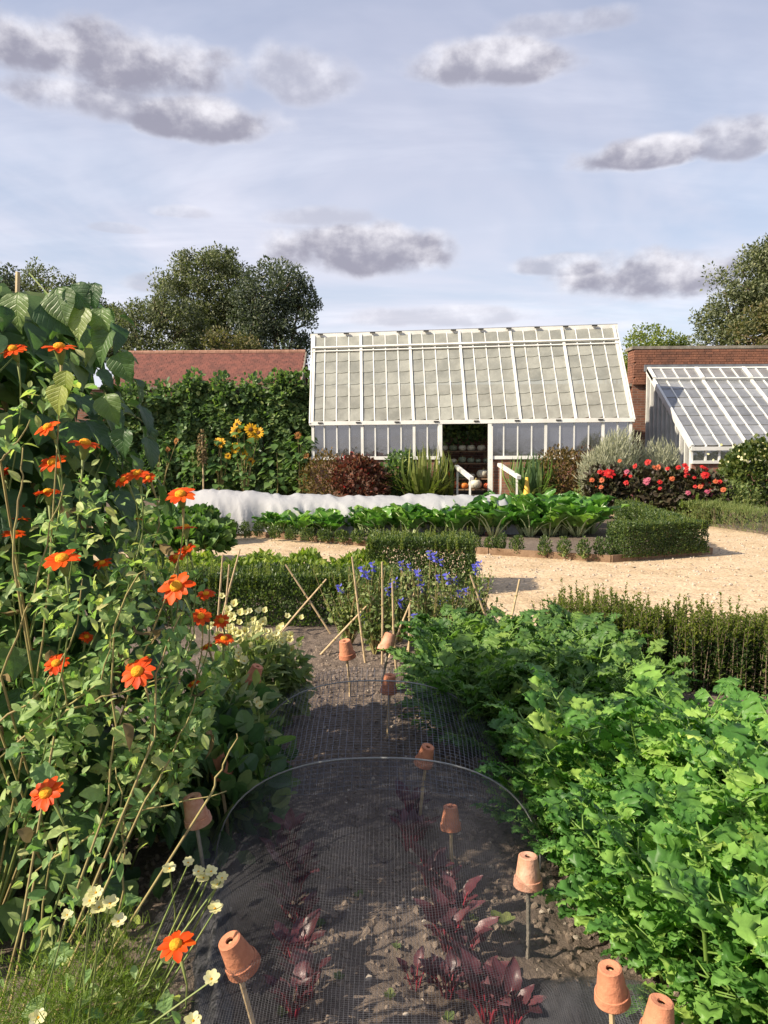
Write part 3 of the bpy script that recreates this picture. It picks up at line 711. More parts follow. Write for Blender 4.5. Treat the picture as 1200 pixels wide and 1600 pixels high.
# ---------------------------------------------------------------- foliage materials
LM = dict(
    box=leaf_mat('box_leaf', [(0.025, 0.048, 0.018), (0.05, 0.085, 0.028), (0.084, 0.131, 0.034), (0.166, 0.207, 0.047)], 0.33, .4),
    boxtip=leaf_mat('box_young_leaf', [(0.075, 0.112, 0.022), (0.128, 0.165, 0.026), (0.18, 0.203, 0.03)], .4, .4),
    yellow=leaf_mat('lime_leaf', [(.10, .17, .03), (.18, .25, .04), (.30, .33, .05)], .4, .5),
    celery=leaf_mat('celery_leaf', [(0.047, 0.131, 0.03), (0.083, 0.214, 0.043), (0.143, 0.307, 0.063), (0.254, 0.435, 0.091), (0.425, 0.559, 0.134)], .38, .45, .35),
    celery2=leaf_mat('celeriac_leaf', [(0.049, 0.118, 0.031), (0.087, 0.182, 0.047), (0.137, 0.245, 0.055), (0.226, 0.334, 0.073)], .33, .48, .3),
    bean=leaf_mat('bean_leaf', [(0.033, 0.07, 0.033), (0.052, 0.109, 0.048), (0.079, 0.147, 0.056), (0.119, 0.193, 0.074), (0.27, 0.327, 0.121)], 0.4, .42, .4, veins=7.),
    beanold=leaf_mat('yellowing_bean_leaf', [(.22, .27, .06), (.34, .37, .11)], .4, .5, .3, veins=7.),
    tith=leaf_mat('sunflower_leaf', [(0.107, 0.202, 0.08), (0.175, 0.301, 0.116), (0.269, 0.392, 0.156), (0.436, 0.516, 0.213), (0.571, 0.51, 0.258)], 0.42, .5, .3),
    dead=leaf_mat('withered_leaf', [(.17, .12, .06), (.26, .20, .10), (.13, .09, .05)], .2, .8, .1, tcol=(1, 1, 1)),
    wallv=leaf_mat('wall_climber_leaf', [(0.039, 0.076, 0.036), (0.067, 0.122, 0.049), (0.103, 0.169, 0.064), (0.172, 0.254, 0.091), (0.343, 0.392, 0.146)], 0.38, .45),
    sunf=leaf_mat('sunflower_foliage', [(0.037, 0.088, 0.025), (0.069, 0.138, 0.037), (0.112, 0.2, 0.05), (0.188, 0.25, 0.075)], .33, .5),
    chard=leaf_mat('chard_leaf', [(0.038, 0.115, 0.023), (0.07, 0.184, 0.034), (0.127, 0.276, 0.048), (0.253, 0.391, 0.081)], .33, .32, .5, veins=5.),
    beet=leaf_mat('beet_leaf', [(0.036, 0.012, 0.017), (0.062, 0.017, 0.022), (0.104, 0.031, 0.04), (0.176, 0.077, 0.083)], .18, .4, .4, tcol=(2.0, .6, .7)),
    cot=leaf_mat('purple_leaf', [(0.065, 0.029, 0.023), (0.117, 0.046, 0.033), (0.13, 0.085, 0.039), (0.221, 0.065, 0.046), (0.117, 0.117, 0.052)], .25, .5, tcol=(1.5, 1, .8)),
    rust=leaf_mat('bronze_leaf', [(.07, .055, .02), (.12, .085, .03), (.17, .10, .035), (.09, .10, .03)], .3, .5),
    silver=leaf_mat('silver_leaf', [(.22, .24, .17), (.34, .35, .25), (.46, .46, .33)], .25, .6, .2, tcol=(1.1, 1.2, .9)),
    dark=leaf_mat('dahlia_leaf', [(0.035, 0.025, 0.022), (0.063, 0.049, 0.031), (0.07, 0.084, 0.035)], .2, .45),
    herb=leaf_mat('herb_leaf', [(.07, .11, .035), (.12, .17, .055), (.18, .22, .07), (.24, .25, .10)], .35, .55),
    phor=leaf_mat('sword_leaf', [(.05, .08, .02), (.10, .14, .03), (.20, .23, .06), (.30, .30, .10)], .25, .4),
    rose=leaf_mat('rose_leaf', [(.035, .06, .018), (.06, .095, .025), (.11, .14, .035), (.16, .17, .05)], .3, .4),
    salv=leaf_mat('salvia_leaf', [(0.084, 0.132, 0.048), (0.144, 0.204, 0.072), (0.228, 0.276, 0.108), (0.324, 0.336, 0.156)], .35, .6),
    fern=leaf_mat('feathery_leaf', [(0.072, 0.122, 0.014), (0.122, 0.187, 0.022), (0.194, 0.252, 0.036)], .4, .5),
    tree1=leaf_mat('oak_leaf', [(0.052, 0.065, 0.038), (0.096, 0.116, 0.059), (0.162, 0.181, 0.092), (0.263, 0.27, 0.142)], .25, .5),
    tree2=leaf_mat('yew_leaf', [(0.039, 0.052, 0.039), (0.063, 0.084, 0.057), (0.102, 0.126, 0.078), (0.167, 0.183, 0.109)], .2, .5),
    tree3=leaf_mat('autumn_leaf', [(0.049, 0.061, 0.023), (0.096, 0.102, 0.039), (0.164, 0.151, 0.063), (0.216, 0.153, 0.071)], .3, .5),
    tree4=leaf_mat('lime_tree_leaf', [(0.084, 0.119, 0.025), (0.154, 0.196, 0.039), (0.252, 0.28, 0.056)], .35, .5),
    orange=leaf_mat('orange_petal', [(.62, .055, .008), (.74, .085, .010), (.80, .13, .012)], .35, .5, .2, tcol=(1.1, 1, .8)),
    gold=leaf_mat('gold_petal', [(.72, .36, .012), (.80, .46, .02)], .35, .5, .2, tcol=(1, 1, .8)),
    lemon=leaf_mat('lemon_petal', [(.74, .70, .30), (.80, .76, .42), (.82, .80, .55)], .4, .5, .2, tcol=(1, 1, .8)),
    blue=leaf_mat('blue_petal', [(.06, .07, .50), (.10, .11, .62), (.17, .17, .70)], .3, .5, .2, tcol=(1, 1, 1)),
    red=leaf_mat('red_petal', [(.36, .010, .014), (.50, .018, .02), (.58, .05, .035)], .3, .5, .2, tcol=(1, .8, .8)),
    coral=leaf_mat('coral_petal', [(0.471, 0.096, 0.038), (0.547, 0.152, 0.064)], .3, .5, .2, tcol=(1, .8, .8)),
    pink=leaf_mat('pink_petal', [(0.4, 0.072, 0.136), (0.496, 0.136, 0.2)], .3, .5, .2, tcol=(1, .8, .8)),
)
DISC = solid_mat('flower_disc', (.72, .26, .02), (.80, .42, .03), 150, .8, .1, .6, 200)
SEED = solid_mat('seed_disc', (.07, .035, .015), (.16, .08, .02), 60, .9, .1, .6, 120)
CHSTALK = solid_mat('chard_stalk', (.45, .55, .25), (.60, .66, .38), 8, .4, .4)
BTSTALK = solid_mat('beet_stalk', (.20, .015, .03), (.30, .03, .045), 8, .35, .5)
CELSTALK = solid_mat('celery_stalk', (.11, .21, .04), (.18, .28, .06), 8, .5, .3)


# ---------------------------------------------------------------- plant builders
def rdir(r, n, up=0.0):
    d = r.normal(size=(n, 3)); d[:, 2] = d[:, 2] + up; return nrm(d)


def cloud_points(r, n, c, rad, shell=.55, lump_s=6, low=-1.0, rough=.35):
    """points through an uneven crown; shell 0 = evenly filled, 1 = surface only"""
    lobes = nrm(r.normal(size=(lump_s, 3)))
    d = nrm(r.normal(size=(n * 2, 3))); d = d[d[:, 2] > low][:n]
    k = np.max(d @ lobes.T, 1); k = 1 - rough + rough * 1.3 * np.clip(k, 0, 1) ** 2
    q = (shell + (1 - shell) * r.random(len(d)) ** .5) * k * (.92 + .16 * r.random(len(d)))
    return np.asarray(tuple(c), float) + d * q[:, None] * np.array(rad), d


def bush_into(mb, r, n, c, rad, tmpl, s0, s1, up=.6, shell=.5, low=-.6, rough=.35, out=.8, mat=None):
    P, d = cloud_points(r, n, c, rad, shell, 7, low, rough)
    dd = nrm(d * out + rdir(r, len(P)) * .8 + np.array([0, 0, up])); upv = nrm(d + rdir(r, len(P)) * .7 + np.array([0, 0, .8]))
    mb.scatter(tmpl, frames(dd, upv, r.uniform(s0, s1, len(P))), P, mat)
    return P


def stems_into(mb, r, base, tops, r0=.008, r1=.003, bend=.1, n=5, mat=0):
    base = np.asarray(tuple(base), float)
    for t in tops:
        t = np.asarray(tuple(t), float); L = np.linalg.norm(t - base); off = r.normal(size=3) * bend * L; off[2] = abs(off[2]) * .5
        pts = [base * (1 - s) + t * s + off * 4 * s * (1 - s) * (1 - .5 * s) for s in np.linspace(0, 1, n)]
        mb.tube(pts, np.linspace(r0, r1, n), 4, mat)


def shrub(name, label, cat, c, rad, n, tmpl, s0, s1, mat, seed, up=.6, group=None, shell=.45, low=-.7, stemn=7, ground=.03, rough=.35, flowers=None, stem=BARK, out=.8):
    r = np.random.default_rng(seed); c = np.asarray(tuple(c), float)
    t = thing(name, label, cat, (c[0], c[1], ground), group)
    mb = MB(); P = bush_into(mb, r, n, c, rad, tmpl, s0, s1, up, shell, low, rough, out); mb.build('foliage', mat, t, kind='stuff')
    mb = MB(); stems_into(mb, r, (c[0], c[1], ground), P[r.integers(0, len(P), stemn)] * .9 + c * .1, .012, .004); mb.build('stems', stem, t, kind='stuff')
    return t, P


def hedge(name, label, p0, p1, w, h, dens, leaf, seed, shoots=0, zb=.03, tmpl=SMALL, mat=None, tip=None, shoot_h=.2, lumps=.05, tipleaf=None):
    """clipped box hedge grown leaf by leaf round its surface, young upright shoots on top"""
    r = np.random.default_rng(seed); a = np.array([p0[0], p0[1]]); c = np.array([p1[0], p1[1]]); L = np.linalg.norm(c - a); ax = (c - a) / L; nx_ = np.array([-ax[1], ax[0]])
    ctr = (a + c) / 2; t = thing(name, label, 'hedge', (ctr[0], ctr[1], zb))
    area = 2 * L * h + L * w + 2 * w * h; n = int(area * dens); mb = MB()
    u = r.uniform(-.5, .5, n); f = r.random(n) * area; s = np.empty(n); z = np.empty(n); nrml = np.zeros((n, 3)); top = f < L * w
    side = (~top) & (f < L * w + 2 * L * h); end = ~(top | side)
    s[:] = u * L; v = r.uniform(-.5, .5, n) * w; z = r.random(n) * h
    z[top] = h; nrml[top, 2] = 1
    sg = np.where(r.random(n) < .5, -1, 1); v[side] = sg[side] * w / 2; nrml[side, :2] = sg[side, None] * nx_
    s[end] = sg[end] * L / 2; nrml[end, :2] = sg[end, None] * ax
    depth = r.random(n) ** 2 * .10 + lumps * (fbm(s * 3 + 50, z * 3 + v * 3 + 50, seed, 3) - .5) * 2
    P = np.zeros((n, 3)); P[:, :2] = ctr + s[:, None] * ax + v[:, None] * nx_; P[:, 2] = zb + z; P -= nrml * depth[:, None]; P[:, 2] = np.maximum(P[:, 2], zb + .01)
    d = nrm(nrml * .5 + rdir(r, n) * .7 + np.array([0, 0, .75])); mb.scatter(tmpl, frames(d, nrm(nrml + rdir(r, n) * .6 + np.array([0, 0, .4])), r.uniform(.7, 1.25, n) * leaf), P)
    mb.build('foliage', mat or LM['box'], t, kind='stuff')
    mb = MB()
    for i in range(int(L / .12)):
        q = ctr + ax * ((i + .5) / int(L / .12) - .5) * L + nx_ * r.normal() * w * .1
        stems_into(mb, r, (q[0], q[1], zb), [(q[0] + r.normal() * .06, q[1] + r.normal() * .06, zb + h * .8) for _ in range(3)], .006, .003, .05, 4)
    mb.build('branches', BARK, t, kind='stuff')
    if shoots:
        mb = MB(); ms = MB()
        k = int(L * w * shoots)
        for i in range(k):
            q = ctr + ax * r.uniform(-.5, .5) * L + nx_ * r.uniform(-.5, .5) * w * 1.05; hh = shoot_h * (.25 + .95 * r.random() ** 2.6); z0 = zb + h - .10; tiltv = np.array([r.normal() * .08, r.normal() * .08, 1])
            nl = int(12 + hh * 190); tt = np.linspace(0, 1, nl); Pz = np.array([q[0], q[1], z0]) + tiltv * (tt * (hh + .10))[:, None]
            an = tt * nl * 2.4; dv = np.stack([np.cos(an), np.sin(an), np.full(nl, .9)], 1)
            mb.scatter(tmpl, frames(dv, (0, 0, 1), (tipleaf or leaf) * (1.05 - .5 * tt)), Pz); ms.tube([Pz[0], Pz[-1]], [.0025, .001], 3)
        mb.build('shoots', tip or LM['boxtip'], t, kind='stuff'); ms.build('shoot_stems', STEM, t, kind='stuff')
    return t


def shoot_hedge(name, label, p0, p1, w, h0, h1, n, leaf, seed, zb=.03):
    '''unclipped hedge of separate upright leafy stems'''
    r = np.random.default_rng(seed); a = np.array(p0); c = np.array(p1); L = np.linalg.norm(c - a); ax = (c - a) / L; nv = np.array([-ax[1], ax[0]])
    t = thing(name, label, 'hedge', ((a[0] + c[0]) / 2, (a[1] + c[1]) / 2, zb)); mb = MB(); mt = MB(); ms = MB()
    for i in range(n):
        s_ = r.random() * L; q = a + ax * s_ + nv * r.uniform(-.5, .5) * w; k = fbm(np.array(s_ * 3.), np.array(2.), seed, 2); H = h0 + (h1 - h0) * (.25 + .55 * float(k)) + (h1 - h0) * .75 * r.random() ** 4
        nl = int(H * 130); tt = np.sort(r.random(nl)) ** .9; tilt = np.array([r.normal() * .10, r.normal() * .10, 1]); P = np.array([q[0], q[1], zb]) + tilt * (tt * H)[:, None] + r.normal(size=(nl, 3)) * .012 * (1.2 - tt)[:, None]
        an = np.arange(nl) * 2.4 + r.random() * 6; dv = np.stack([np.cos(an), np.sin(an), .35 + .8 * tt], 1); F_ = frames(dv, (0, 0, 1), leaf * (1.1 - .55 * tt ** 3) * r.uniform(.8, 1.2, nl)); young = tt * H > h0 * r.uniform(.75, 1.15)
        mb.scatter(SMALL, F_[~young], P[~young]); mt.scatter(SMALL, F_[young], P[young]); ms.tube([(q[0], q[1], zb), P[-1]], [.005, .0012], 4)
    mb.build('old_leaves', LM['box'], t, kind='stuff'); mt.build('young_shoots', LM['boxtip'], t, kind='stuff'); ms.build('stems', BARK, t, kind='stuff')
    return t


def petal_mesh(name, mat, L, w, rows=3, cup=.15, droop=.25):
    mb = MB(); V, F = strip_leaf(interp([(0, .3 * w), (.4, .85 * w), (.75, w), (.93, .7 * w), (1, .3 * w)]), rows, 2, .25, droop); V = V * L; mb.add(V, F)
    return mb.mesh(name, mat, True)


def flower_head(parent, name, pos, normal, R, petal_me, disc_me, npet, r, base_R, label=None, rows=1):
    """flower > disc body with petal children"""
    n = nrm(np.array(tuple(normal))); s = R / base_R
    M = frame1(np.cross(n, (.3, .9, .2)), n, s); o = inst(name, disc_me, parent, M, pos)
    for k in range(npet):
        a = 2 * pi * (k + r.normal() * .12) / npet; dv = np.array([cos(a), sin(a), .12 + r.normal() * .10]); Mp = frame1(dv, (0, 0, 1), r.uniform(.85, 1.12))
        c = bpy.data.objects.new('petal', petal_me); COL.objects.link(c); c.parent = o
        c.matrix_basis = Matrix([[Mp[0][0], Mp[0][1], Mp[0][2], cos(a) * base_R * .22], [Mp[1][0], Mp[1][1], Mp[1][2], sin(a) * base_R * .22], [Mp[2][0], Mp[2][1], Mp[2][2], 0], [0, 0, 0, 1]])
    return o


def leaf_objs(parent, me_list, P, d, up, s, name='leaf'):
    M = frames(d, up, s)
    for i in range(len(P)): inst(name, me_list[i % len(me_list)], parent, M[i], P[i])


def tmesh(tmpl, mats, smooth=True, name='leaf'):
    mb = MB(); mb.scatter(tmpl, np.eye(3)[None], np.zeros((1, 3))); return mb.mesh(name, mats, smooth)


# ---------------------------------------------------------------- trees beyond the walls
def tree(name, label, x, y, trunk_h, lobes, mat, leaf, dens, seed, tmpl=SMALL):
    r = np.random.default_rng(seed); t = thing(name, label, 'tree', (x, y, 0), 'trees beyond the garden walls')
    mb = MB(); mb.tube([(x, y, 0), (x + .1, y, trunk_h * .5), (x - .05, y, trunk_h), (x, y, trunk_h * 1.5)], [.42, .34, .28, .15], 8)
    for (c, rad) in lobes:
        c = np.array(c); b0 = np.array([x, y, trunk_h * r.uniform(.6, 1.1)])
        stems_into(mb, r, b0, [c + r.normal(size=3) * np.array(rad) * .3], .16, .05, .1)
        stems_into(mb, r, c - np.array([0, 0, rad[2] * .4]), [c + nrm(r.normal(size=3)) * np.array(rad) * .8 for _ in range(7)], .06, .015, .12)
    mb.build('trunk', BARK, t, True)
    mb = MB()
    for (c, rad) in lobes:
        c = np.array(c); k = int(9 + 5 * rad[0]); sub, _ = cloud_points(r, k * 2, c, rad, .75, 6, -.8, .2)
        for q in sub:                       # foliage gathers in clumps with gaps between
            cr = np.array(rad) * r.uniform(.22, .42); cr = np.maximum(cr, .35); n = int(dens * cr[0] * cr[2])
            bush_into(mb, r, n, q, cr, tmpl, leaf * .7, leaf * 1.3, .2, .25, -.9, .5, .7)
    mb.build('crown', mat, t, kind='stuff')
    return t


def TP(px, py, y): return tuple(D(px, py, y))


def lobe(px, py, rx, ry, y, depth=None):
    s = y / FPX; return (TP(px, py, y), (rx * s, (depth or rx) * s, ry * s))


Y = 42.
tree('oak_tree', 'broad rounded olive green tree rising behind the tiled roof', D(335, 560, Y).x, Y, 5, [lobe(330, 435, 55, 45, Y), lobe(300, 480, 60, 50, Y), lobe(365, 475, 55, 55, Y), lobe(340, 520, 70, 40, Y), lobe(345, 412, 30, 22, Y)], LM['tree1'], .16, 470, 1)
Y = 40.
tree('yew_tree', 'dense dark green tree with rounded top beside the tall greenhouse ridge', D(430, 560, Y).x, Y, 4, [lobe(430, 452, 52, 40, Y), lobe(405, 490, 50, 55, Y), lobe(455, 500, 40, 45, Y), lobe(430, 535, 60, 40, Y), lobe(470, 475, 24, 30, Y)], LM['tree2'], .17, 430, 2)
Y = 38.
tree('oak_tree', 'lower olive tree in front of the broad rounded one above the tiled roof end', D(245, 560, Y).x, Y, 3, [lobe(245, 495, 45, 38, Y), lobe(215, 520, 40, 36, Y), lobe(275, 515, 45, 40, Y), lobe(250, 545, 60, 30, Y)], LM['tree1'], .15, 470, 3)
Y = 37.
tree('bronze_tree', 'small bronze tinged tree behind the ridge of the tiled roof', D(355, 560, Y).x, Y, 2.5, [lobe(350, 540, 32, 22, Y), lobe(385, 548, 25, 18, Y)], LM['tree3'], .15, 420, 4)
Y = 44.
tree('hazy_tree', 'grey green tree behind the top of the bean wigwam', D(70, 520, Y).x, Y, 4, [lobe(75, 450, 38, 34, Y), lobe(40, 480, 60, 45, Y), lobe(110, 490, 50, 40, Y), lobe(160, 510, 45, 36, Y), lobe(60, 530, 110, 36, Y), lobe(170, 545, 40, 30, Y)], LM['tree1'], .16, 470, 5)
tree('ivy_tree', 'dark tree left of the grey green one, showing above the bean wigwam', D(-20, 520, 36).x, 36, 4, [lobe(-10, 450, 34, 38, 36), lobe(-50, 480, 60, 50, 36)], LM['tree2'], .17, 380, 6)
Y = 40.
tree('lime_tree', 'small yellow green tree between the greenhouse and the tall brick wall', D(1020, 590, Y).x, Y, 3, [lobe(1025, 545, 45, 36, Y), lobe(995, 570, 32, 34, Y), lobe(1060, 560, 34, 30, Y), lobe(1020, 595, 55, 30, Y), lobe(980, 600, 25, 30, Y)], LM['tree4'], .16, 430, 7)
Y = 36.
tree('chestnut_tree', 'large green tree towering over the tall brick wall', D(1200, 560, Y).x, Y, 4, [lobe(1180, 450, 60, 50, Y), lobe(1145, 490, 48, 42, Y), lobe(1215, 430, 60, 60, Y), lobe(1170, 520, 70, 36, Y), lobe(1240, 490, 70, 70, Y)], LM['tree1'], .16, 470, 8)
tree('bronze_tree', 'bronze tinged tree close behind the coping of the tall brick wall', D(1190, 560, 33).x, 33, 3, [lobe(1190, 520, 38, 36, 33), lobe(1225, 500, 36, 40, 33)], LM['tree3'], .16, 420, 9)
# ramp with white handrails, yellow cone
DU = (d0 + d1) / 2 * PW
rm = thing('entrance_ramp', 'pale timber ramp with two white handrails up to the greenhouse doorway', 'ramp', gp(DU, -1.1, 0))
RWD = (d1 - d0) * PW
RL = [(np.array(D(713, 729, 20.75)), np.array(D(737, 748, 18.9))), (np.array(D(780, 726, 20.6)), np.array(D(811, 746, 18.8)))]
mb = MB(); V = []
for (a_, c_) in RL:
    e_ = a_ * 1.0; e_[2] = .3; f_ = c_ + (c_ - a_) * .12; f_[2] = .06; V += [e_, e_ * [1, 1, 0] + [0, 0, .02], f_ * [1, 1, 0] + [0, 0, .02], f_]
mb.add(V, [(0, 1, 2, 3), (7, 6, 5, 4), (0, 3, 7, 4), (3, 2, 6, 7), (0, 4, 5, 1)]); mb.build('deck', solid_mat('ramp_boards', (.52, .44, .33), (.40, .33, .24), 6, .8, coords='World'), rm)
for (a_, c_) in RL:
    mb = MB(); mb.bar(a_, c_, .10, .085); mb.build('handrail', WHITE, rm)
    for s_ in (.08, .9):
        p_ = a_ * (1 - s_) + c_ * s_; mb = MB(); mb.bar(p_ * [1, 1, 0] + [0, 0, .04], p_ - [0, 0, .045], .05, .05, Wd); mb.build('rail_post', WHITE, rm)
cp = G(816, 793, .05); cp = D(823, 780, 19.0)
cone_t = thing('yellow_cone', 'small yellow safety cone standing at the foot of the greenhouse ramp', 'cone', (cp.x, cp.y, .05))
YEL = solid_mat('yellow_plastic', (.72, .47, .07), (.60, .38, .06), 8, .5, .3)
zc = cp.z - .05 + .12
mb = MB(); mb.lathe([(.001, .78), (.035, .775), (.055, .58), (.085, .38), (.12, .18), (.13, .10), (.001, .10)], 18, (cp.x, cp.y, .08)); mb.build('cone', YEL, cone_t, True)
mb = MB(); mb.lathe([(.14, .10), (.145, .06), (.16, .05), (.165, 0), (.0, 0)], 18, (cp.x, cp.y, .055)); mb.lathe([(.14, .10), (.0, .10)], 18, (cp.x, cp.y, .055)); mb.build('base', YEL, cone_t, True)

# pumpkin display inside the doorway
iv = thing('indoor_vine', 'dark leafy vine hanging inside the greenhouse doorway', 'plant', gp(DU, 1.9, .3))
mb = MB(); _r9 = np.random.default_rng(2)
for q in range(7): bush_into(mb, _r9, 330, gp(DU - 1.2 + .4 * q, 1.9, 2.05 + .2 * (q % 2)), (.4, .2, .75), ROUND, .08, .15, -.3, .1)
mb.build('foliage', LM['wallv'], iv, kind='stuff'); mb = MB(); stems_into(mb, _r9, gp(DU, 1.95, .3), [gp(DU - 1 + .5 * q, 1.8, 2.2) for q in range(5)], .02, .008); mb.build('stems', BARK, iv)
ds = thing('display_stand', 'stepped timber display stand inside the greenhouse doorway', 'stand', gp(DU, 1.1, .3))
TIER = [(.35, .46), (.75, .74), (1.15, 1.16), (1.5, 1.5)]
for w, z in TIER:
    mb = MB(); mb.bar(gp(DU - .95, w, z - .02), gp(DU + .95, w, z - .02), .38, .035); mb.build('shelf', WOOD, ds)
for s in (-1, 1):
    mb = MB()
    for w, z in TIER: mb.bar(gp(DU + s * .9, w, .3), gp(DU + s * .9, w, z - .04), .05, .3, U)
    mb.build('side_frame', WOOD, ds)
PC = [('orange', (.62, .20, .035), (.52, .13, .03)), ('white', (.62, .60, .50), (.50, .48, .38)), ('grey green', (.16, .20, .14), (.25, .29, .21)), ('red', (.50, .10, .04), (.36, .07, .03))]
PM = [solid_mat('pumpkin_skin_' + n.replace(' ', '_'), a, c, 6, .5, .3) for n, a, c in PC]
rr = random.Random(21); seen = {}
for ti, (w, z) in enumerate(TIER):
    u = -.78
    while u < .8:
        ci = rr.choice([0, 1, 2, 3, 0, 1] if ti < 2 else [1, 2, 2, 1, 2, 0]); R = rr.uniform(.11, .19) if ti < 2 else rr.uniform(.08, .13); h = R * rr.uniform(.55, .85)
        p = gp(DU + u + R, w - .02 + rr.uniform(-.04, .04), z)
        shelf = ['lowest', 'second', 'third', 'top'][ti]
        t = thing('pumpkin', f'{PC[ci][0]} pumpkin on the {shelf} display shelf in the greenhouse doorway', 'pumpkin', p, f'{PC[ci][0]} pumpkins on the {shelf} display shelf')
        mb = MB(); mb.lathe([(R * .05, h * .12), (R * .5, 0), (R * .85, h * .25), (R, h * .8), (R * .93, h * 1.3), (R * .65, h * 1.72), (R * .25, h * 1.72), (R * .04, h * 1.6)], 20, p, ribs=10, rib=.12); mb.build('body', PM[ci], t, True)
        mb = MB(); mb.tube([p + Zv * h * 1.55, p + Zv * (h * 1.55 + R * .25) + U * R * .08, p + Zv * (h * 1.55 + R * .45) + U * R * .2], [R * .16, R * .1, R * .1], 6); mb.build('stalk', STEM_DRY, t)
        u += 2 * R + rr.uniform(0, .05)
# ---------------------------------------------------------------- climbers and border along the back wall
r = np.random.default_rng(40)
CL = ['beside the greenhouse corner', 'left of the one by the greenhouse', 'behind the yellow sunflowers', 'right of the bare trellis post', 'above the bronze sunflowers', 'at the roof end of the outbuilding', 'behind the bean wigwam']
for i in range(7):
    px = 462 - i * 47; y = 23.3; top = 616 - (18 if i in (0, 1, 3) else 0)
    c = D(px, 690, y); t = thing('wall_climber', 'dark leafy climber covering the brick wall ' + CL[i], 'climber', (c.x, 23.8, .05))
    mb = MB(); n = 3000; hw = 30 * y / FPX * 1.25; zt = D(px, top, y).z
    x = r.uniform(-hw, hw, n); z = .1 + (zt - .1) * r.random(n); bul = fbm(x * 1.6 + i * 9, z * 1.6, 7, 4)
    ok = z < zt - .25 + .9 * (fbm(x * 2.5 + i * 7, x * 0, 13, 3) - .4); x, z, bul = x[ok], z[ok], bul[ok]; n = len(x)
    P = np.stack([c.x + x, 23.85 - .85 * np.clip((bul - .25) * 1.6, .05, 1) + r.random(n) * .12, z], 1)
    d = nrm(rdir(r, n) * .7 + np.array([0, -.5, -.25])); mb.scatter(ROUND, frames(d, nrm(np.array([0, -.75, .6]) + rdir(r, n) * .5), r.uniform(.10, .20, n)), P)
    for q in range(4):                      # loose top growth
        xq = c.x + r.uniform(-hw, hw); bush_into(mb, r, 90, (xq, 23.5, zt - .05), (.35, .3, .45), ROUND, .08, .16, .4, .2)
    mb.build('foliage', LM['wallv'], t, kind='stuff')
    mb = MB(); stems_into(mb, r, (c.x, 23.85, .05), [(c.x + r.uniform(-hw, hw), 23.8, r.uniform(1, zt)) for _ in range(8)], .02, .006); mb.build('stems', BARK, t, kind='stuff')


SP = petal_mesh('petal', LM['gold'], .075, .22); mbd = MB(); mbd.lathe([(.0, .014), (.02, .013), (.033, .004), (.03, -.012), (.0, -.016)], 14); SDISC = mbd.mesh('flower_head', SEED, True)
SPO = petal_mesh('petal', leaf_mat('bronze_petal', [(.28, .10, .03), (.38, .17, .04)], .3, .6, .2, tcol=(1, 1, .8)), .06, .2)
SUNL = [tmesh(strip_leaf(BEAN_W, 4, 4, .15, .35, .03, s), LM['sunf']) for s in range(3)]
SFL = [(340, 690, 9, 0), (368, 674, 12, 0), (392, 671, 13, 0), (404, 676, 12, 0), (345, 692, 10, 0), (367, 700, 11, 0), (382, 711, 10, 0), (392, 721, 8, 0), (356, 712, 7, 0), (393, 686, 9, 0), (240, 693, 9, 1), (275, 689, 8, 1), (262, 702, 7, 1), (338, 733, 8, 1), (465, 680, 9, 1), (478, 712, 8, 1), (370, 663, 10, 0)]
groups = {}
for f in SFL: groups.setdefault(min(range(6), key=lambda i: abs(f[0] - (250, 300, 342, 382, 432, 470)[i])), []).append(f)
slab = ['sunflower plant with fading bronze heads near the bean wigwam', 'tall sunflower plant gone to brown seed by the bare post', 'sunflower plant with two small yellow heads and a bronze one', 'tallest sunflower with a cluster of bright yellow heads', 'green leafy sunflower without open heads beside the yellow cluster', 'sunflower with dull bronze heads next to the greenhouse corner']
for i, px in enumerate((250, 300, 342, 382, 432, 470)):
    y = 21.6; bx_ = D(px, 780, y).x; t = thing('sunflower', slab[i], 'sunflower', (bx_, y, .05), 'sunflowers before the climbers'); top = max([D(f[0], f[1], y).z for f in groups.get(i, [])] + [1.75])
    mb = MB(); st = []
    for f in groups.get(i, []):
        p = np.array(D(f[0], f[1], y - .1 * r.random())); nn = nrm(np.array([-.35 + r.normal() * .25, -.9, .25]))
        flower_head(t, 'flower', p, nn, f[2] * y / FPX * .92, SPO if f[3] else SP, SDISC, 13, r, .11); st.append(p - nn * .03)
    st.append((bx_ + .03, y, top - .25)); stems_into(mb, r, (bx_, y, .05), st, .018, .008, .03); mb.build('stem', STEM_DRY, t)
    n = 60; z = r.uniform(.45, top + .05, n); a = r.uniform(0, 2 * pi, n); rd = r.uniform(.05, .32, n)
    P = np.stack([bx_ + np.cos(a) * rd, y + np.sin(a) * rd * .7, z], 1); d = nrm(np.stack([np.cos(a), np.sin(a), r.uniform(-.7, .1, n)], 1)); leaf_objs(t, SUNL, P, d, nrm(np.array([0, -.2, 1]) + rdir(r, n) * .35), r.uniform(.15, .27, n))
post = thing('trellis_post', 'bare brown post wound with withered stems among the sunflowers', 'post', (D(318, 780, 21.4).x, 21.4, .05)); px_ = D(318, 780, 21.4).x
mb = MB(); mb.tube([(px_, 21.4, .03), (px_ + .01, 21.4, 1.0), (px_, 21.4, 2.0)], .025, 6); mb.build('pole', CANE, post)
mb = MB(); bush_into(mb, r, 260, (px_, 21.4, 1.5), (.14, .14, .6), OVAL, .06, .12, -.3, .1); mb.build('withered_leaves', LM['dead'], post, kind='stuff')

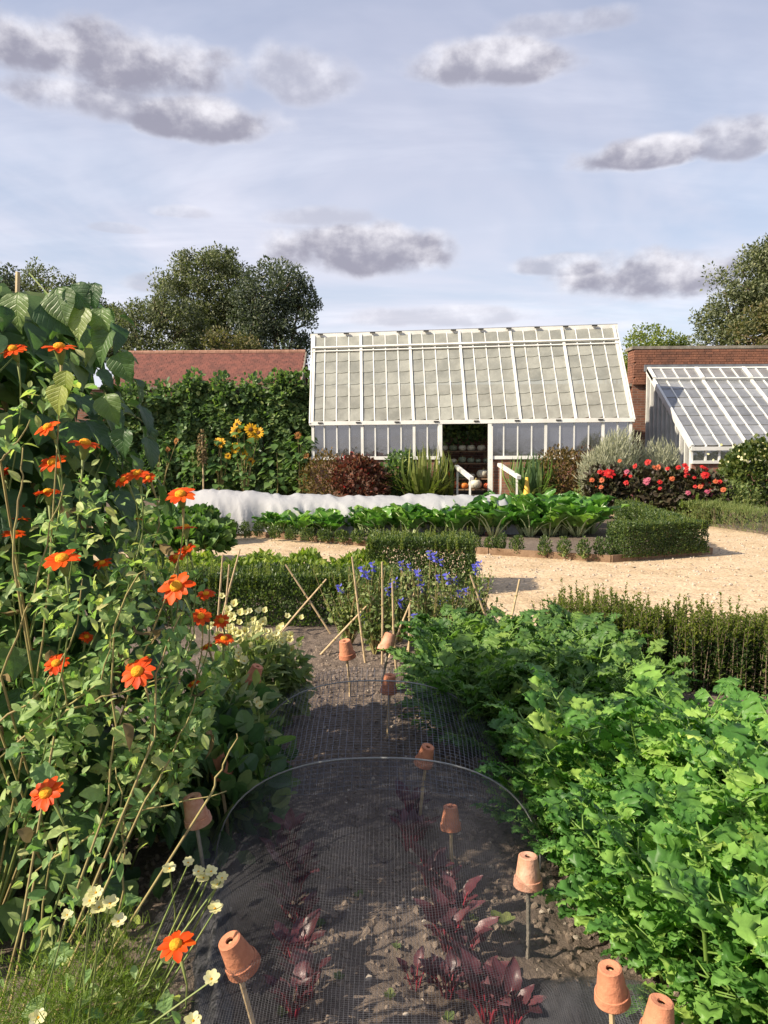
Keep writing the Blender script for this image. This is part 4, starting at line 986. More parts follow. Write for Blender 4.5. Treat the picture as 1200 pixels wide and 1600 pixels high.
# border in front of the tall greenhouse
def at(px, py_base, y): p = D(px, 700, y); return p.x
def shr(name, label, px, py_top, py_bot, half, y, n, tmpl, s0, s1, mat, seed, **k):
    a = D(px, py_top, y); bz = max(.06, D(px, py_bot, y).z); c = (a.x, y, (a.z + bz) / 2); w = half * y / FPX
    return shrub(name, label, 'shrub', c, (w, w * .8, (a.z - bz) / 2 * 1.08), n, tmpl, s0, s1, LM[mat], seed, ground=.05, **k)
_, P = shr('purple_shrub', 'rounded purple leaved shrub with red tints below the greenhouse glass', 566, 703, 800, 46, 19.9, 2600, ROUND, .06, .12, 'cot', 51, low=-.9)
mb = MB(); rq = np.random.default_rng(8); Pq = P[rq.integers(0, len(P), 26)]; mb.scatter(ROUND, frames(rdir(rq, 26, .5), rdir(rq, 26, 1), rq.uniform(.07, .12, 26)), Pq + np.array([0, -.05, .03])); mb.build('red_leaves', LM['red'], _, kind='stuff')
shr('bronze_shrub', 'low bronze green shrub at the foot of the greenhouse corner', 506, 708, 800, 36, 20.2, 1500, SMALL, .06, .12, 'rust', 52, low=-.9)
shr('green_shrub', 'dark green bush between the purple shrub and the sword leaved clump', 622, 708, 800, 30, 20.2, 1300, ROUND, .06, .12, 'wallv', 53, low=-.9)
shr('bronze_shrub', 'brown leaved bush beneath the glass to the right of the ramp', 880, 704, 800, 44, 19.8, 2300, SMALL, .06, .13, 'rust', 54, low=-.9)
shr('green_shrub', 'dark bush tucked between the two brown leaved shrubs and the ramp', 845, 715, 800, 28, 20.1, 1100, SMALL, .06, .12, 'wallv', 55, low=-.9)
shr('bronze_shrub', 'dull bronze bush beside the silver shrub under the greenhouse end', 925, 706, 800, 34, 19.9, 1500, SMALL, .06, .12, 'cot', 56, low=-.9)


def swords(name, label, px, py_top, y, n, spread, mat, seed, cat='shrub', ws=1.0):
    r = np.random.default_rng(seed); top = D(px, py_top, y); t = thing(name, label, cat, (top.x, y, .05)); H = top.z
    mb = MB(); a = r.uniform(0, 2 * pi, n); tl = r.random(n) ** .7 * spread; d = np.stack([np.cos(a) * tl, np.sin(a) * tl, np.ones(n)], 1); tm = (BLADE[0] * np.array([1.6 * ws, 1, 2.2]), BLADE[1])
    mb.scatter(tm, frames(d, nrm(np.array([0, 0, 1]) - nrm(d) * .2 + np.stack([np.cos(a), np.sin(a), a * 0], 1)), H * r.uniform(.7, 1.12, n)), np.stack([top.x + r.normal(size=n) * .08, y + r.normal(size=n) * .08, np.full(n, .06)], 1)); mb.build('blades', LM[mat], t, kind='stuff')
    return t


swords('sword_leaved_plant', 'spiky yellow green sword leaved clump left of the doorway ramp', 658, 703, 19.9, 170, 1.3, 'phor', 61, ws=.7)
swords('sword_leaved_plant', 'dark spiky sword leaved clump right of the doorway ramp', 830, 716, 19.7, 130, 1.1, 'wallv', 62)
swords('sword_leaved_plant', 'slim green sword leaves standing against the left door post', 697, 712, 20.6, 30, .4, 'phor', 63)
# silver shrub
t, P = shr('silver_shrub', 'loose silver grey shrub of fine upright leaves between the two glasshouses', 958, 678, 790, 48, 17.6, 4600, NEEDLE, .10, .22, 'silver', 64, low=-.8, up=1.3, rough=.45, out=.6)
t, P = shr('silver_shrub', 'smaller silver grey shrub in front of the lean-to glasshouse end', 1035, 695, 790, 34, 17.8, 2200, NEEDLE, .10, .2, 'silver', 65, low=-.8, up=1.3, out=.6)
shr('climbing_rose', 'leafy rose bush with small white flowers before the lean-to glasshouse', 1172, 683, 800, 58, 16.6, 4600, ROUND, .05, .10, 'rose', 66, low=-.9, shell=.3)
rq = np.random.default_rng(9)
FLW = (ROUND[0] * np.array([1.2, 1, 1]) - np.array([0, .5, 0]), ROUND[1])
mb = MB(); k = 34; P = np.stack([D(1170, 700, 16.4).x + rq.normal(size=k) * .45, 16.0 + rq.random(k) * .3, D(1170, 690, 16.4).z - rq.random(k) * .5], 1)
mb.scatter(FLW, frames(rdir(rq, k, .3), nrm(rdir(rq, k) * .5 + np.array([-.3, -.8, .6])), rq.uniform(.04, .07, k)), P); mb.build('roses', LM['lemon'], bpy.data.objects['climbing_rose'], kind='stuff')

# dahlias: dark bushes with red and pink heads
DP = petal_mesh('petal', LM['red'], .075, .30); DPC = petal_mesh('petal', LM['coral'], .075, .30); DPP = petal_mesh('petal', LM['pink'], .07, .30)
mbd = MB(); mbd.lathe([(0, .03), (.025, .028), (.04, .01), (.03, -.01), (0, -.012)], 10); DD = [mbd.mesh('flower', LM[c], True) for c in ('red', 'coral', 'pink')]
DAH = [(952, 740, 14, 0), (940, 750, 9, 1), (975, 742, 7, 0), (978, 754, 8, 0), (975, 766, 8, 0), (992, 728, 8, 0), (1012, 722, 9, 0), (1028, 730, 7, 1), (1043, 732, 7, 0), (1060, 730, 7, 0), (1072, 735, 9, 0), (1073, 742, 8, 0), (1102, 742, 9, 0), (1010, 752, 9, 2), (1018, 760, 9, 2), (1094, 760, 7, 1), (1075, 770, 9, 2), (1105, 768, 9, 2), (1112, 772, 8, 2), (1085, 775, 8, 2), (968, 720, 6, 1), (925, 750, 6, 1), (1118, 752, 7, 1), (1050, 748, 6, 1), (1070, 727, 6, 0), (990, 772, 7, 2), (1030, 768, 7, 2), (1130, 765, 6, 1)]
dl = ['dark leaved dahlia with the largest scarlet head beside the silver shrub', 'dark dahlia with scarlet and magenta heads before the small silver shrub', 'dark dahlia with coral red heads at the lean-to corner', 'dark dahlia with red and pink heads next to the rose bush']
DAH += [(int(rq.uniform(925, 1125)), int(rq.uniform(728, 768)), int(rq.uniform(5, 8)), int(rq.choice([0, 0, 0, 1, 2]))) for _ in range(26)]
dg = {}
for f in DAH: dg.setdefault(min(range(4), key=lambda i: abs(f[0] - (950, 1005, 1055, 1105)[i])), []).append(f)
for i, px in enumerate((950, 1005, 1055, 1105)):
    y = 16.2 - i * .25; t, P = shr('dahlia', dl[i], px, 735, 800, 38, y + .25, 1500, OVAL, .10, .18, 'dark', 70 + i, low=-.9, group='dahlias in the right border', stem=STEM)
    for f in dg.get(i, []):
        p = np.array(D(f[0], f[1], y - .22 + .3 * rq.random())); flower_head(t, 'flower', p, (-.4 + rq.normal() * .3, -.75, .55), f[2] * y / FPX * rq.uniform(.5, .8), (DP, DPC, DPP)[f[3]], DD[f[3]], 11, rq, .10)
# low edging in front of the right border
for i, (pa, pb, lab, mt) in enumerate([((905, 793), (1000, 812), 'low grey green lavender edging along the path below the dahlias', 'herb'), ((1000, 812), (1105, 826), 'low yellow green edging plants below the pink dahlias', 'yellow'), ((1105, 826), (1215, 841), 'low green edging plants along the path below the rose bush', 'herb')]):
    a = G(*pa); c = G(*pb); hedge('edging_hedge', lab, (a.x + .1, a.y + .35), (c.x + .1, c.y + .35), .6, .42, 1600, .06, 80 + i, 30, .05, NEEDLE if mt == 'herb' else SMALL, LM['herb'], LM[mt], .16, .10)
for i, (px, py) in enumerate([(1040, 790), (1150, 800), (950, 785)]):
    p = G(px, py, .3); shrub('herb_clump', ['yellow green leafy herb clump under the pink dahlias', 'tall grey green herb clump under the rose bush', 'grey green herb clump under the largest scarlet dahlia'][i], 'plant', (p.x, p.y + .4, .4), (.7, .45, .5), 1500, SMALL, .05, .10, LM['yellow' if i == 0 else 'herb'], 90 + i, ground=.05, stem=STEM)

# ---------------------------------------------------------------- middle bed: fleece, chard, young box, box hedge
r = np.random.default_rng(77)
m, k, out = base_mat('white_fleece'); p = k.node('ShaderNodeBsdfPrincipled'); p.inputs['Base Color'].default_value = (.56, .57, .59, 1); p.inputs['Roughness'].default_value = .8
g = k.node('ShaderNodeNewGeometry'); bp = k.node('ShaderNodeBump'); bp.inputs['Strength'].default_value = .3; bp.inputs['Distance'].default_value = .03; k.link(k.noise(g.outputs['Position'], 4, 4, .5, 2.5), bp.inputs['Height']); k.link(bp.outputs[0], p.inputs['Normal'])
tl = k.node('ShaderNodeBsdfTranslucent'); tl.inputs[0].default_value = (.62, .63, .64, 1); mx = k.node('ShaderNodeMixShader'); mx.inputs[0].default_value = .42; k.link(p.outputs[0], mx.inputs[1]); k.link(tl.outputs[0], mx.inputs[2]); k.link(mx.outputs[0], out.inputs[0]); FLEECE = m
fa = np.array(D(262, 800, 14.7)); fb = np.array(D(806, 800, 14.3)); na, nb = 200, 44
fl = thing('fleece_tunnel', 'long white crop fleece draped over low plants behind the chard', 'fleece', ((fa[0] + fb[0]) / 2, 14.6, .05))
uu, vv = np.meshgrid(np.linspace(0, 1, na), np.linspace(-1, 1, nb), indexing='ij'); Lf = fb[0] - fa[0]
endt = np.clip(np.minimum(uu / .07, (1 - uu) / .04), 0, 1) ** .5
hgt = (.66 + .12 * np.clip(1 - uu * 2.2, 0, 1) + .08 * (fbm(uu * 9, uu * 0, 5, 3) - .5)) * (0.12 + .88 * endt); wdt = .62 + .22 * (fbm(uu * 14, uu * 0 + 3, 6, 3) - .5)
th = vv * pi / 2; yy = np.sign(np.sin(th)) * np.abs(np.sin(th)) ** .8 * wdt; zz_ = np.abs(np.cos(th)) ** .6 * hgt
cre = (fbm(uu * 34 + vv * 1.2, vv * .7, 8, 4, .55) - .5); cre = np.sign(cre) * np.abs(cre) ** .8
yy = yy + cre * .26 * np.abs(vv); zz_ = zz_ + cre * .08 * np.cos(th) + .012 * (fbm(uu * 60, vv * 8, 4, 3) - .5)
V = np.stack([fa[0] + Lf * uu + .05 * (fbm(uu * 40, vv * 3, 2) - .5), fa[1] + (fb[1] - fa[1]) * uu + yy, .055 + np.maximum(zz_, 0)], -1).reshape(-1, 3)
mb = MB(); mb.add(V, [(i * nb + j, (i + 1) * nb + j, (i + 1) * nb + j + 1, i * nb + j + 1) for i in range(na - 1) for j in range(nb - 1)]); mb.build('cloth', FLEECE, fl, True)
for i in range(7):
    mb = MB(); mb.box((fa[0] + Lf * (i + .4) / 7, fa[1] + (fb[1] - fa[1]) * (i + .4) / 7 - .82, .075), (.22, .10, .06)); mb.build('brick_weight', BRICK, fl)



def chard_leaf(seed):
    r = np.random.default_rng(seed); mb = MB()
    wf = interp([(0, .05), (.12, .19), (.4, .29), (.7, .25), (.92, .12), (1, .02)]); rows, cols = 9, 6; V = []
    for i in range(rows + 1):
        t = i / rows
        for j in range(cols + 1):
            s = 2 * j / cols - 1; V.append((s * wf(t) * (1 + .12 * r.normal() * abs(s)), .3 + .7 * t, .10 * abs(s) - .42 * max(0, t - .25) ** 2 + .05 * r.normal() * (.3 + abs(s))))
    c = cols + 1; F = [(i * c + j, i * c + j + 1, (i + 1) * c + j + 1, (i + 1) * c + j) for i in range(rows) for j in range(cols)]
    mb.add(V, F, 0); mb.tube([(0, 0, -.03), (0, .3, .0), (0, .6, -.03), (0, .85, -.15)], [.028, .024, .014, .006], 5, 1)
    return mb.mesh('leaf', [LM['chard'], CHSTALK], True)


CH = [chard_leaf(s) for s in range(5)]
chp = []
for i in range(25): chp.append((425 + i * 20.5, 838 + (i % 3) * 2 - 4, .44 + .012 * i))
for i in range(15): chp.append((520 + i * 27, 824, .5 + .015 * i))
chp += [(855, 838, .70), (880, 836, .72), (905, 836, .62), (835, 834, .68)]
for i, (px, py, h) in enumerate(chp):
    q = G(px + r.normal() * 4, py, .05); front = i < 25
    big = i >= 40
    t = thing('chard_plant', 'tallest glossy chard plant at the path end of the row' if big else ('leafy green chard plant in the front row before the white fleece' if front else 'leafy green chard plant in the back row against the white fleece'), 'chard', (q.x, q.y, .05), 'tallest chard at the row end' if big else ('front row of chard' if front else 'back row of chard'))
    n = 14; a = r.uniform(0, 2 * pi, n); tl_ = r.uniform(.12, 1.05, n); d = nrm(np.stack([np.cos(a) * tl_, np.sin(a) * tl_, np.ones(n)], 1)); P = np.stack([q.x + np.cos(a) * .04, q.y + np.sin(a) * .04, np.full(n, .05)], 1)
    leaf_objs(t, CH, P, d, nrm(np.stack([-np.cos(a), -np.sin(a), np.full(n, .5)], 1)), h * r.uniform(.75, 1.15, n))
# young box plants along the bed edges
for i, (px, py) in enumerate([(782, 862), (808, 864), (851, 868), (881, 870), (912, 873), (938, 872)] + [(312, 831), (331, 833), (349, 835), (366, 838), (383, 840), (402, 838)]):
    q = G(px, py, .05); l = i < 6
    shrub('young_box_plant', 'small young box plant in the bare soil edge before the tall chard' if l else 'small young box plant at the foot of the white fleece', 'plant', (q.x, q.y + .02, .17), (.10, .10, .16), 420, SMALL, .025, .045, LM['box'], 300 + i, group='young box by the chard' if l else 'young box by the fleece', ground=.05, up=1.2, stem=STEM, low=-.8)
for i in range(14):
    f = i / 13; q = G(428 + 340 * f, 842 + 20 * f, .05)
    shrub('young_box_plant', 'young box plant in the unclipped row edging the chard along the gravel', 'plant', (q.x, q.y + .08, .14), (.12, .10, .13), 380, SMALL, .03, .05, LM['box'], 330 + i, group='young box row edging the chard', ground=.05, up=1.0, stem=STEM, low=-.8)
bh0 = G(965, 874, .05); bh1 = G(1106, 865, .05)
hedge('box_hedge', 'clipped dark box hedge at the gravelled corner of the chard bed', (bh0.x + .05, bh0.y + .25), (bh1.x - .05, bh1.y + .22), .42, .46, 6500, .035, 101, 160, .05, shoot_h=.08, lumps=.04)
bc = G(925, 812, .05)
hedge('box_hedge', 'box hedge running back from the gravelled corner behind the tall chard', (bh1.x - .25, bh1.y + .45), (bc.x + .5, bc.y - .6), .40, .44, 3500, .04, 102, 60, .05, shoot_h=.08)
eb = [G(285, 829), G(600, 856), G(955, 879), G(1112, 866)]
for a, c, lab in ((eb[0], eb[1], 'thin brown edging board of the fleece covered bed along the gravel'), (eb[1], eb[2], 'thin brown edging board before the chard and young box plants'), (eb[2], eb[3], 'thin brown edging board under the clipped box hedge corner')):
    mb = MB(); nseg = 4; a = np.array(a); c = np.array(c)
    for q in range(nseg): mb.bar(a + (c - a) * q / nseg + np.array([0, -.02, .05]), a + (c - a) * ((q + 1) / nseg - .004) + np.array([0, -.02, .05]), .03, .11)
    tag(mb.build('edging_board', WOOD), lab, 'edging')

# hedged bed on the near side of the gravel
hedge('box_hedge', 'dark loose box hedge behind the crossed canes', (-2.3, 7.0), (.1, 6.95), .55, .44, 6500, .034, 111, 150, .03, shoot_h=.12, lumps=.06)
q0 = G(575, 893, .03); hedge('box_hedge', 'clipped box hedge end standing out against the gravel behind the blue salvia', (-.15, 8.75), (1.0, 8.6), .75, .56, 6500, .034, 112, 150, .03, shoot_h=.10, lumps=.05)
for i in range(16):
    x = -3.2 + i * .21 + r.normal() * .04; yv = 8.1 + (i % 3) * .45
    shrub('lime_green_plant', 'low lime green leafy plant in the bed behind the dark hedge', 'plant', (x, yv, .16), (.26, .26, .20), 420, OVAL, .06, .11, LM['yellow'], 400 + i, group='lime green plants in the hedged bed', stem=STEM, low=-.4)
for i in range(12):
    px = 205 + (i % 6) * 22; q = G(px, 840 + (i // 6) * 28, .1)
    shrub('squash_plant', 'broad leaved green plant between the bean wigwam and the white fleece', 'plant', (q.x, q.y, .26), (.45, .4, .30), 300, ROUND, .10, .18, LM['sunf'], 430 + i, group='broad leaved plants by the fleece', stem=STEM, low=-.3)
# near hedge on the right
shoot_hedge('box_hedge', 'tall unclipped box hedge with upright lime shoots beside the celery', (1.15, 5.30), (3.1, 4.72), .50, .34, .53, 900, .038, 121)

# litter blown over the gravel
rq = np.random.default_rng(15); mb = MB(); k = 420; x = rq.uniform(-3, 9, k); y = rq.uniform(5.6, 14.5, k)
mb.scatter(OVAL, frames(nrm(np.stack([rq.normal(size=k), rq.normal(size=k), rq.normal(size=k) * .1], 1)), (0, 0, 1), rq.uniform(.02, .055, k)), np.stack([x, y, np.full(k, .016)], 1))
tag(mb.build('fallen_leaves', LM['dead'], kind='stuff'), 'small brown fallen leaves strewn over the pale gravel', 'leaves')
mb = MB()
for q in range(3):
    k = 700; x = rq.uniform(-2, 8, k); y = rq.uniform(5.6, 13.5, k); s_ = rq.uniform(.006, .02, k); mb.scatter(lump(90 + q), rand_rot(rq, k) * s_[:, None, None], np.stack([x, y, .004 + s_ * .3], 1))
tag(mb.build('loose_stones', PEBBLE, kind='stuff'), 'loose larger stones lying on the pale gravel', 'stones')
# ---------------------------------------------------------------- celery and celeriac
def celery_leaf(seed, mat):
    r = np.random.default_rng(seed); mb = MB()
    Yp = np.array([0, .12, .24, .33, .40]); Zp = np.array([.0, .012, .0, -.035, -.085]); mb.tube(np.stack([Yp * 0 + np.array([0, .004, 0, .006, 0]), Yp, Zp], 1), [.008, .006, .0045, .003, .002], 5, 1)
    def lf(pos, dv, s, i): mb.scatter(LOBE[i % 5], frames(np.array([dv], float), np.array([(r.normal() * .25, .55, .8)]), np.array([s])), np.array([pos], float), 0)
    for (y, z, s) in ((.19, .005, .058), (.245, -.002, .068), (.30, -.018, .075), (.35, -.045, .068)):
        for sg in (-1, 1):
            q = np.array([sg * .045, y + .025, z - .01]); mb.tube([(0, y, z), q], [.003, .0018], 4, 1)
            lf(q * .9 + np.array([0, 0, 0]), (sg * .85, .45 + r.normal() * .2, -.25 + r.normal() * .2), s * r.uniform(.85, 1.2), r.integers(5))
            lf(q * .8, (sg * .3, .75, -.45 + r.normal() * .2), s * r.uniform(.6, .85), r.integers(5))
    lf((0, .395, -.08), (r.normal() * .2, .65, -.6), .084 * r.uniform(.9, 1.15), r.integers(5)); lf((0, .385, -.07), (.6, .5, -.4), .06, r.integers(5)); lf((0, .385, -.07), (-.6, .5, -.4), .06, r.integers(5))
    return mb.mesh('leaf', [mat, CELSTALK], True)


CE1 = [celery_leaf(s, LM['celery']) for s in range(6)]; CE2 = [celery_leaf(40 + s, LM['celery2']) for s in range(6)]
r = np.random.default_rng(11)


def celery_plant(x, y, h, meshes, label, group, name, n=16):
    t = thing(name, label, 'celery', (x, y, .04), group)
    a = np.arange(n) * 2.4 + r.uniform(0, 6); tl = np.linspace(.08, .95, n) * r.uniform(.8, 1.15, n); d = nrm(np.stack([np.cos(a) * tl, np.sin(a) * tl, np.ones(n)], 1))
    P = np.stack([x + np.cos(a) * .03, y + np.sin(a) * .03, np.full(n, .04)], 1)
    leaf_objs(t, meshes, P, d, nrm(np.stack([-np.cos(a), -np.sin(a), np.full(n, .45)], 1)), h / .42 * np.linspace(1.08, .72, n) * r.uniform(.9, 1.1, n))


ROWS = ['row next to the netting', 'second row from the netting', 'third row from the netting', 'fourth row from the netting', 'fifth row from the netting', 'sixth row from the netting']
for j in range(10):
    for i in range(6):
        y = 1.30 + j * .215 + r.normal() * .02; x = .80 + i * .215 + (j % 2) * .07 + r.normal() * .02
        if (y < 1.95 and x < .93) or x > .46 * y + .35 + .25 or (y > 3.05 and x > 1.32): continue
        celery_plant(x, y, r.uniform(.37, .57), CE1, 'bright green celery plant in the near block, ' + ROWS[i], 'near celery ' + ROWS[i], 'celery_plant')
for j in range(6):
    for i in range(6):
        y = 3.78 + j * .22 + r.normal() * .02; x = .42 + i * .21 + r.normal() * .02
        if x > 1.42 - (j > 3) * .1: continue
        celery_plant(x, y, r.uniform(.44, .54), CE2, 'deep green celery plant in the farther block by the salvia, ' + ROWS[i], 'farther celery ' + ROWS[i], 'celery_plant', 13)
for x, y in ((1.45, 2.75), (1.55, 2.3), (1.42, 3.0)):
    celery_plant(x, y, .4, CE1, 'celery plant at the outer edge of the near block beside bare soil', 'celery at the outer edge', 'celery_plant')
for i, (x, y) in enumerate(((.72, 2.40), (.66, 2.75), (.82, 2.12), (.56, 3.0), (.62, 3.5), (.85, 3.5))):
    celery_plant(x, y, .27, CE1, 'small celery plant spilling over the edge of the black netting', 'small celery beside the netting', 'celery_plant', 11)

# ---------------------------------------------------------------- bean wigwam
BX, BY = -1.52, 2.85
bw_ = thing('bean_wigwam', 'tall wigwam of runner beans with large dark leaves on canes', 'climbing beans', (BX, BY, .03))
BL = [tmesh(strip_leaf(BEAN_W, 9, 6, .10 + .08 * s, .25 + .12 * s, .07, s), LM['bean']) for s in range(4)]
BLO = [tmesh(strip_leaf(BEAN_W, 9, 6, .3, .4, .03, 9), LM['beanold'])]
for i in range(9):
    a = i * 2 * pi / 9 + .2; mb = MB(); mb.tube([(BX + cos(a) * .62, BY + sin(a) * .62, 0), (BX - cos(a) * .06, BY - sin(a) * .06, 2.42 + .03 * (i % 3))], .009, 6); mb.build('cane', CANE, bw_)


def beanR(z): return np.interp(z, [0, .5, 1.2, 1.8, 2.1, 2.3], [.80, .78, .68, .58, .50, .20])


mb = MB(); n = 3600; z = r.uniform(.05, 2.2, n); a = r.uniform(0, 2 * pi, n); rad = beanR(z) * r.uniform(.35, .9, n)
P = np.stack([BX + np.cos(a) * rad, BY + np.sin(a) * rad, z], 1); mb.scatter(strip_leaf(BEAN_W, 4, 4, .2, .4), frames(nrm(np.stack([np.cos(a), np.sin(a), r.uniform(-1.2, -.2, n)], 1) + rdir(r, n) * .4), nrm(np.stack([np.cos(a), np.sin(a), np.full(n, .8)], 1) + rdir(r, n) * .4), r.uniform(.07, .12, n)), P); mb.build('inner_foliage', LM['bean'], bw_, True, 'stuff')
n = 285; z = .1 + 2.12 * r.random(n) ** .85; a = r.uniform(-pi * .98, pi * .18, n); rad = beanR(z) * r.uniform(.88, 1.1, n); P = np.stack([BX + np.cos(a) * rad, BY + np.sin(a) * rad, z], 1)
leaf_objs(bw_, BL, P, nrm(np.stack([np.cos(a) * .6, np.sin(a) * .6, r.uniform(-1.3, -.3, n)], 1) + rdir(r, n) * .35), nrm(np.stack([np.cos(a), np.sin(a), np.full(n, .75)], 1) + rdir(r, n) * .3), r.uniform(.075, .13, n))
for px, py, s in ((150, 462, .10), (175, 540, .14), (130, 505, .13), (90, 480, .15), (65, 505, .15), (160, 505, .12), (30, 485, .14), (112, 470, .12), (185, 575, .12), (195, 690, .11), (165, 640, .12)):
    p = np.array(D(px, py, 2.45)); inst('leaf', BL[r.integers(4)], bw_, frame1((r.normal() * .4 + .2, -.3, -.8), (-.2, -.8, .5), s * .82), p + np.array([0, 0, s * .4]))
for px, py, s in ((105, 600, .075), (98, 625, .085)):
    inst('leaf', BLO[0], bw_, frame1((r.normal() * .3, -.2, -.9), (-.2, -.9, .4), s), np.array(D(px, py, 2.2)) + np.array([0, 0, s * .5]))['label'] = 'yellowing leaf'
mb = MB()
for q in range(26):
    a = r.uniform(-pi, .3); zz0 = r.uniform(0, 1.5); pts = []
    for s in np.linspace(0, 1, 9):
        zc_ = zz0 + s * .8; aa = a + s * 1.6; rr_ = beanR(zc_) * .85; pts.append((BX + cos(aa) * rr_, BY + sin(aa) * rr_, min(zc_, 2.3)))
    mb.tube(pts, .003, 4)
mb.build('twining_stems', STEM, bw_, kind='stuff')
mb = MB(); c0 = D(28, 425, 2.75); mb.tube([D(28, 425, 2.75), D(24, 620, 2.75)], .008, 6); mb.tube([D(-40, 472, 2.5), D(18, 474, 2.5)], .006, 6); mb.build('cane_tips', CANE, bw_)

# ---------------------------------------------------------------- Mexican sunflowers
TL = [tmesh(t_, LM['tith'], False) for t_ in TITH]; TD = [tmesh(strip_leaf(OVAL_W, 5, 3, .9, .9, .12, s), LM['dead']) for s in range(2)]
OP = petal_mesh('petal', LM['orange'], .026, .33, 3, .1, .22)
mbd = MB(); mbd.lathe([(0, .010), (.006, .0095), (.011, .006), (.012, .001), (.010, -.006), (.007, -.018), (.0035, -.03), (.0, -.031)], 12); ODISC = mbd.mesh('flower', DISC, True)
mbd = MB(); mbd.lathe([(.0125, .0), (.0115, -.007), (.008, -.02), (.004, -.032), (.0, -.033)], 10); CALYX = mbd.mesh('calyx', STEM, True)
FL = [(20, 546, 40, 2.1), (93, 543, 50, 2.0), (75, 668, 42, 2.0), (133, 693, 46, 1.95), (82, 723, 38, 2.1), (75, 769, 38, 2.1), (215, 740, 36, 2.1), (193, 750, 30, 2.2), (232, 747, 20, 2.3), (282, 773, 46, 2.0), (97, 874, 55, 1.8), (160, 880, 26, 2.2), (215, 811, 18, 2.5), (290, 824, 36, 2.3), (292, 857, 28, 2.3), (275, 871, 24, 2.4), (276, 917, 52, 1.95), (322, 928, 27, 2.3), (266, 936, 24, 2.4), (314, 963, 30, 2.2), (350, 998, 27, 2.3), (322, 1010, 20, 2.5), (346, 970, 24, 2.5), (302, 1068, 20, 2.4), (88, 1037, 36, 1.9), (215, 1050, 54, 1.85), (40, 975, 20, 2.3), (48, 1022, 18, 2.2), (25, 792, 24, 2.2), (22, 834, 32, 2.0), (32, 810, 26, 2.1), (72, 1240, 56, 1.65), (275, 1477, 54, 1.6), (3, 738, 26, 2.2), (135, 995, 22, 2.2)]
BASES = [(-1.40, 2.45), (-1.25, 2.25), (-1.05, 2.5), (-1.0, 1.75), (-.95, 2.7)]
FL = [(a_, b_, c_, d_ + (.25 if b_ < 1200 else 0)) for a_, b_, c_, d_ in FL]
XB = [(450, 190), (600, 205), (740, 240), (770, 300), (860, 300), (1000, 365), (1060, 340), (1150, 320), (1250, 280), (1350, 235), (1400, 270), (1600, 300)]
def proj(P):
    P = np.atleast_2d(P) - np.array([0, 0, CAM_Z]); f_, r_, u_ = np.array(_f), np.array(_r), np.array(_u); dd_ = P @ f_; return 600 + FPX * (P @ r_) / dd_, 800 - FPX * (P @ u_) / dd_
def left_side(P, m=0):
    x_, y_ = proj(P); return x_ < np.interp(y_, [q[0] for q in XB], [q[1] for q in XB]) + m
tl_ = ['orange flowered Mexican sunflower with the topmost blooms against the bean leaves', 'tall Mexican sunflower with wide orange blooms on tan branching stems', 'Mexican sunflower leaning right with an orange bloom over the white fleece', 'low Mexican sunflower with the single orange bloom near the pale cosmos', 'Mexican sunflower with small orange blooms beside the pale yellow snapdragons']
def clear_of_blooms(P):
    '''leaves do not grow across the open flowers'''
    x_, y_ = proj(P); ok = np.ones(len(P), bool)
    for (px, py, w, y) in FL: ok &= ~((np.hypot(x_ - px, y_ - py) < w * .62 + 16) & (P[:, 1] < y + .05))
    return ok


plants = [thing('mexican_sunflower', tl_[i], 'flower', (x, y, .03), 'Mexican sunflowers') for i, (x, y) in enumerate(BASES)]
SM = [MB() for _ in BASES]; LP = [[] for _ in BASES]
BR = [[(0, 1184), (90, 1110), (160, 1062), (172, 985)], [(87, 1123), (170, 1085), (262, 1057)], [(52, 1364), (130, 1312), (210, 1263), (290, 1255), (354, 1237)], [(0, 1597), (100, 1580), (205, 1560)], [(227, 1250), (270, 1180), (306, 1088)], [(0, 1130), (60, 1085), (110, 1010), (125, 905)], [(0, 720), (15, 705), (48, 660)], [(20, 880), (30, 770), (38, 700)], [(0, 1060), (40, 960), (75, 850), (98, 760)], [(190, 1420), (196, 1330), (185, 1260), (180, 1200)], [(95, 1560), (110, 1470), (150, 1400)], [(60, 1480), (75, 1380), (100, 1290)], [(170, 1250), (180, 1120), (172, 1010), (215, 880), (228, 905)], [(240, 1150), (245, 1050), (265, 990), (285, 960)], [(330, 1237), (352, 1190), (372, 1145)]]
for (px, py, w, y) in FL:
    p = np.array(D(px, py, y)); i = min(range(5), key=lambda q: abs((-.98, -.86, -.62, -.5, -.5)[q] - p[0]) + .25 * abs(BASES[q][1] - y) + (3 if q == 3 else 0)) if py < 1200 else 3
    nn = nrm(np.array([r.normal() * .22 - .1, -.38 + r.normal() * .28, .85]))
    R = w / 2 * y / FPX * r.uniform(1.02, 1.18); f = flower_head(plants[i], 'flower', p, nn, R, OP, ODISC, int(r.integers(9, 15)), r, .034)
    c = bpy.data.objects.new('calyx', CALYX); COL.objects.link(c); c.parent = f; c.location = (0, 0, -.002)
    q0 = np.array([BASES[i][0], BASES[i][1], .03]); tip = p - nn * R * .9; m1 = q0 * .45 + tip * .55; m1[:2] = q0[:2] * .35 + tip[:2] * .65 + r.normal(size=2) * .05; m2 = tip - nrm(nn * .8 + np.array([0, 0, .8])) * min(.16, .3 * p[2]) + r.normal(size=3) * .01
    ts = np.linspace(0, 1, 12); kp = np.array([0, .45, .8, 1.]); ctl = np.array([q0, m1, m2, tip])
    pts = np.stack([np.interp(ts, kp, ctl[:, a]) for a in range(3)], 1); pts[1:-1] = (pts[:-2] + 2 * pts[1:-1] + pts[2:]) / 4
    SM[i].tube(pts, np.interp(ts, [0, .8, .93, 1], [.0042, .0022, .0022, .005]), 5, 1 if p[2] > .5 and r.random() < .25 else 0); LP[i] += [pts[k] for k in range(4, 11)] * 2
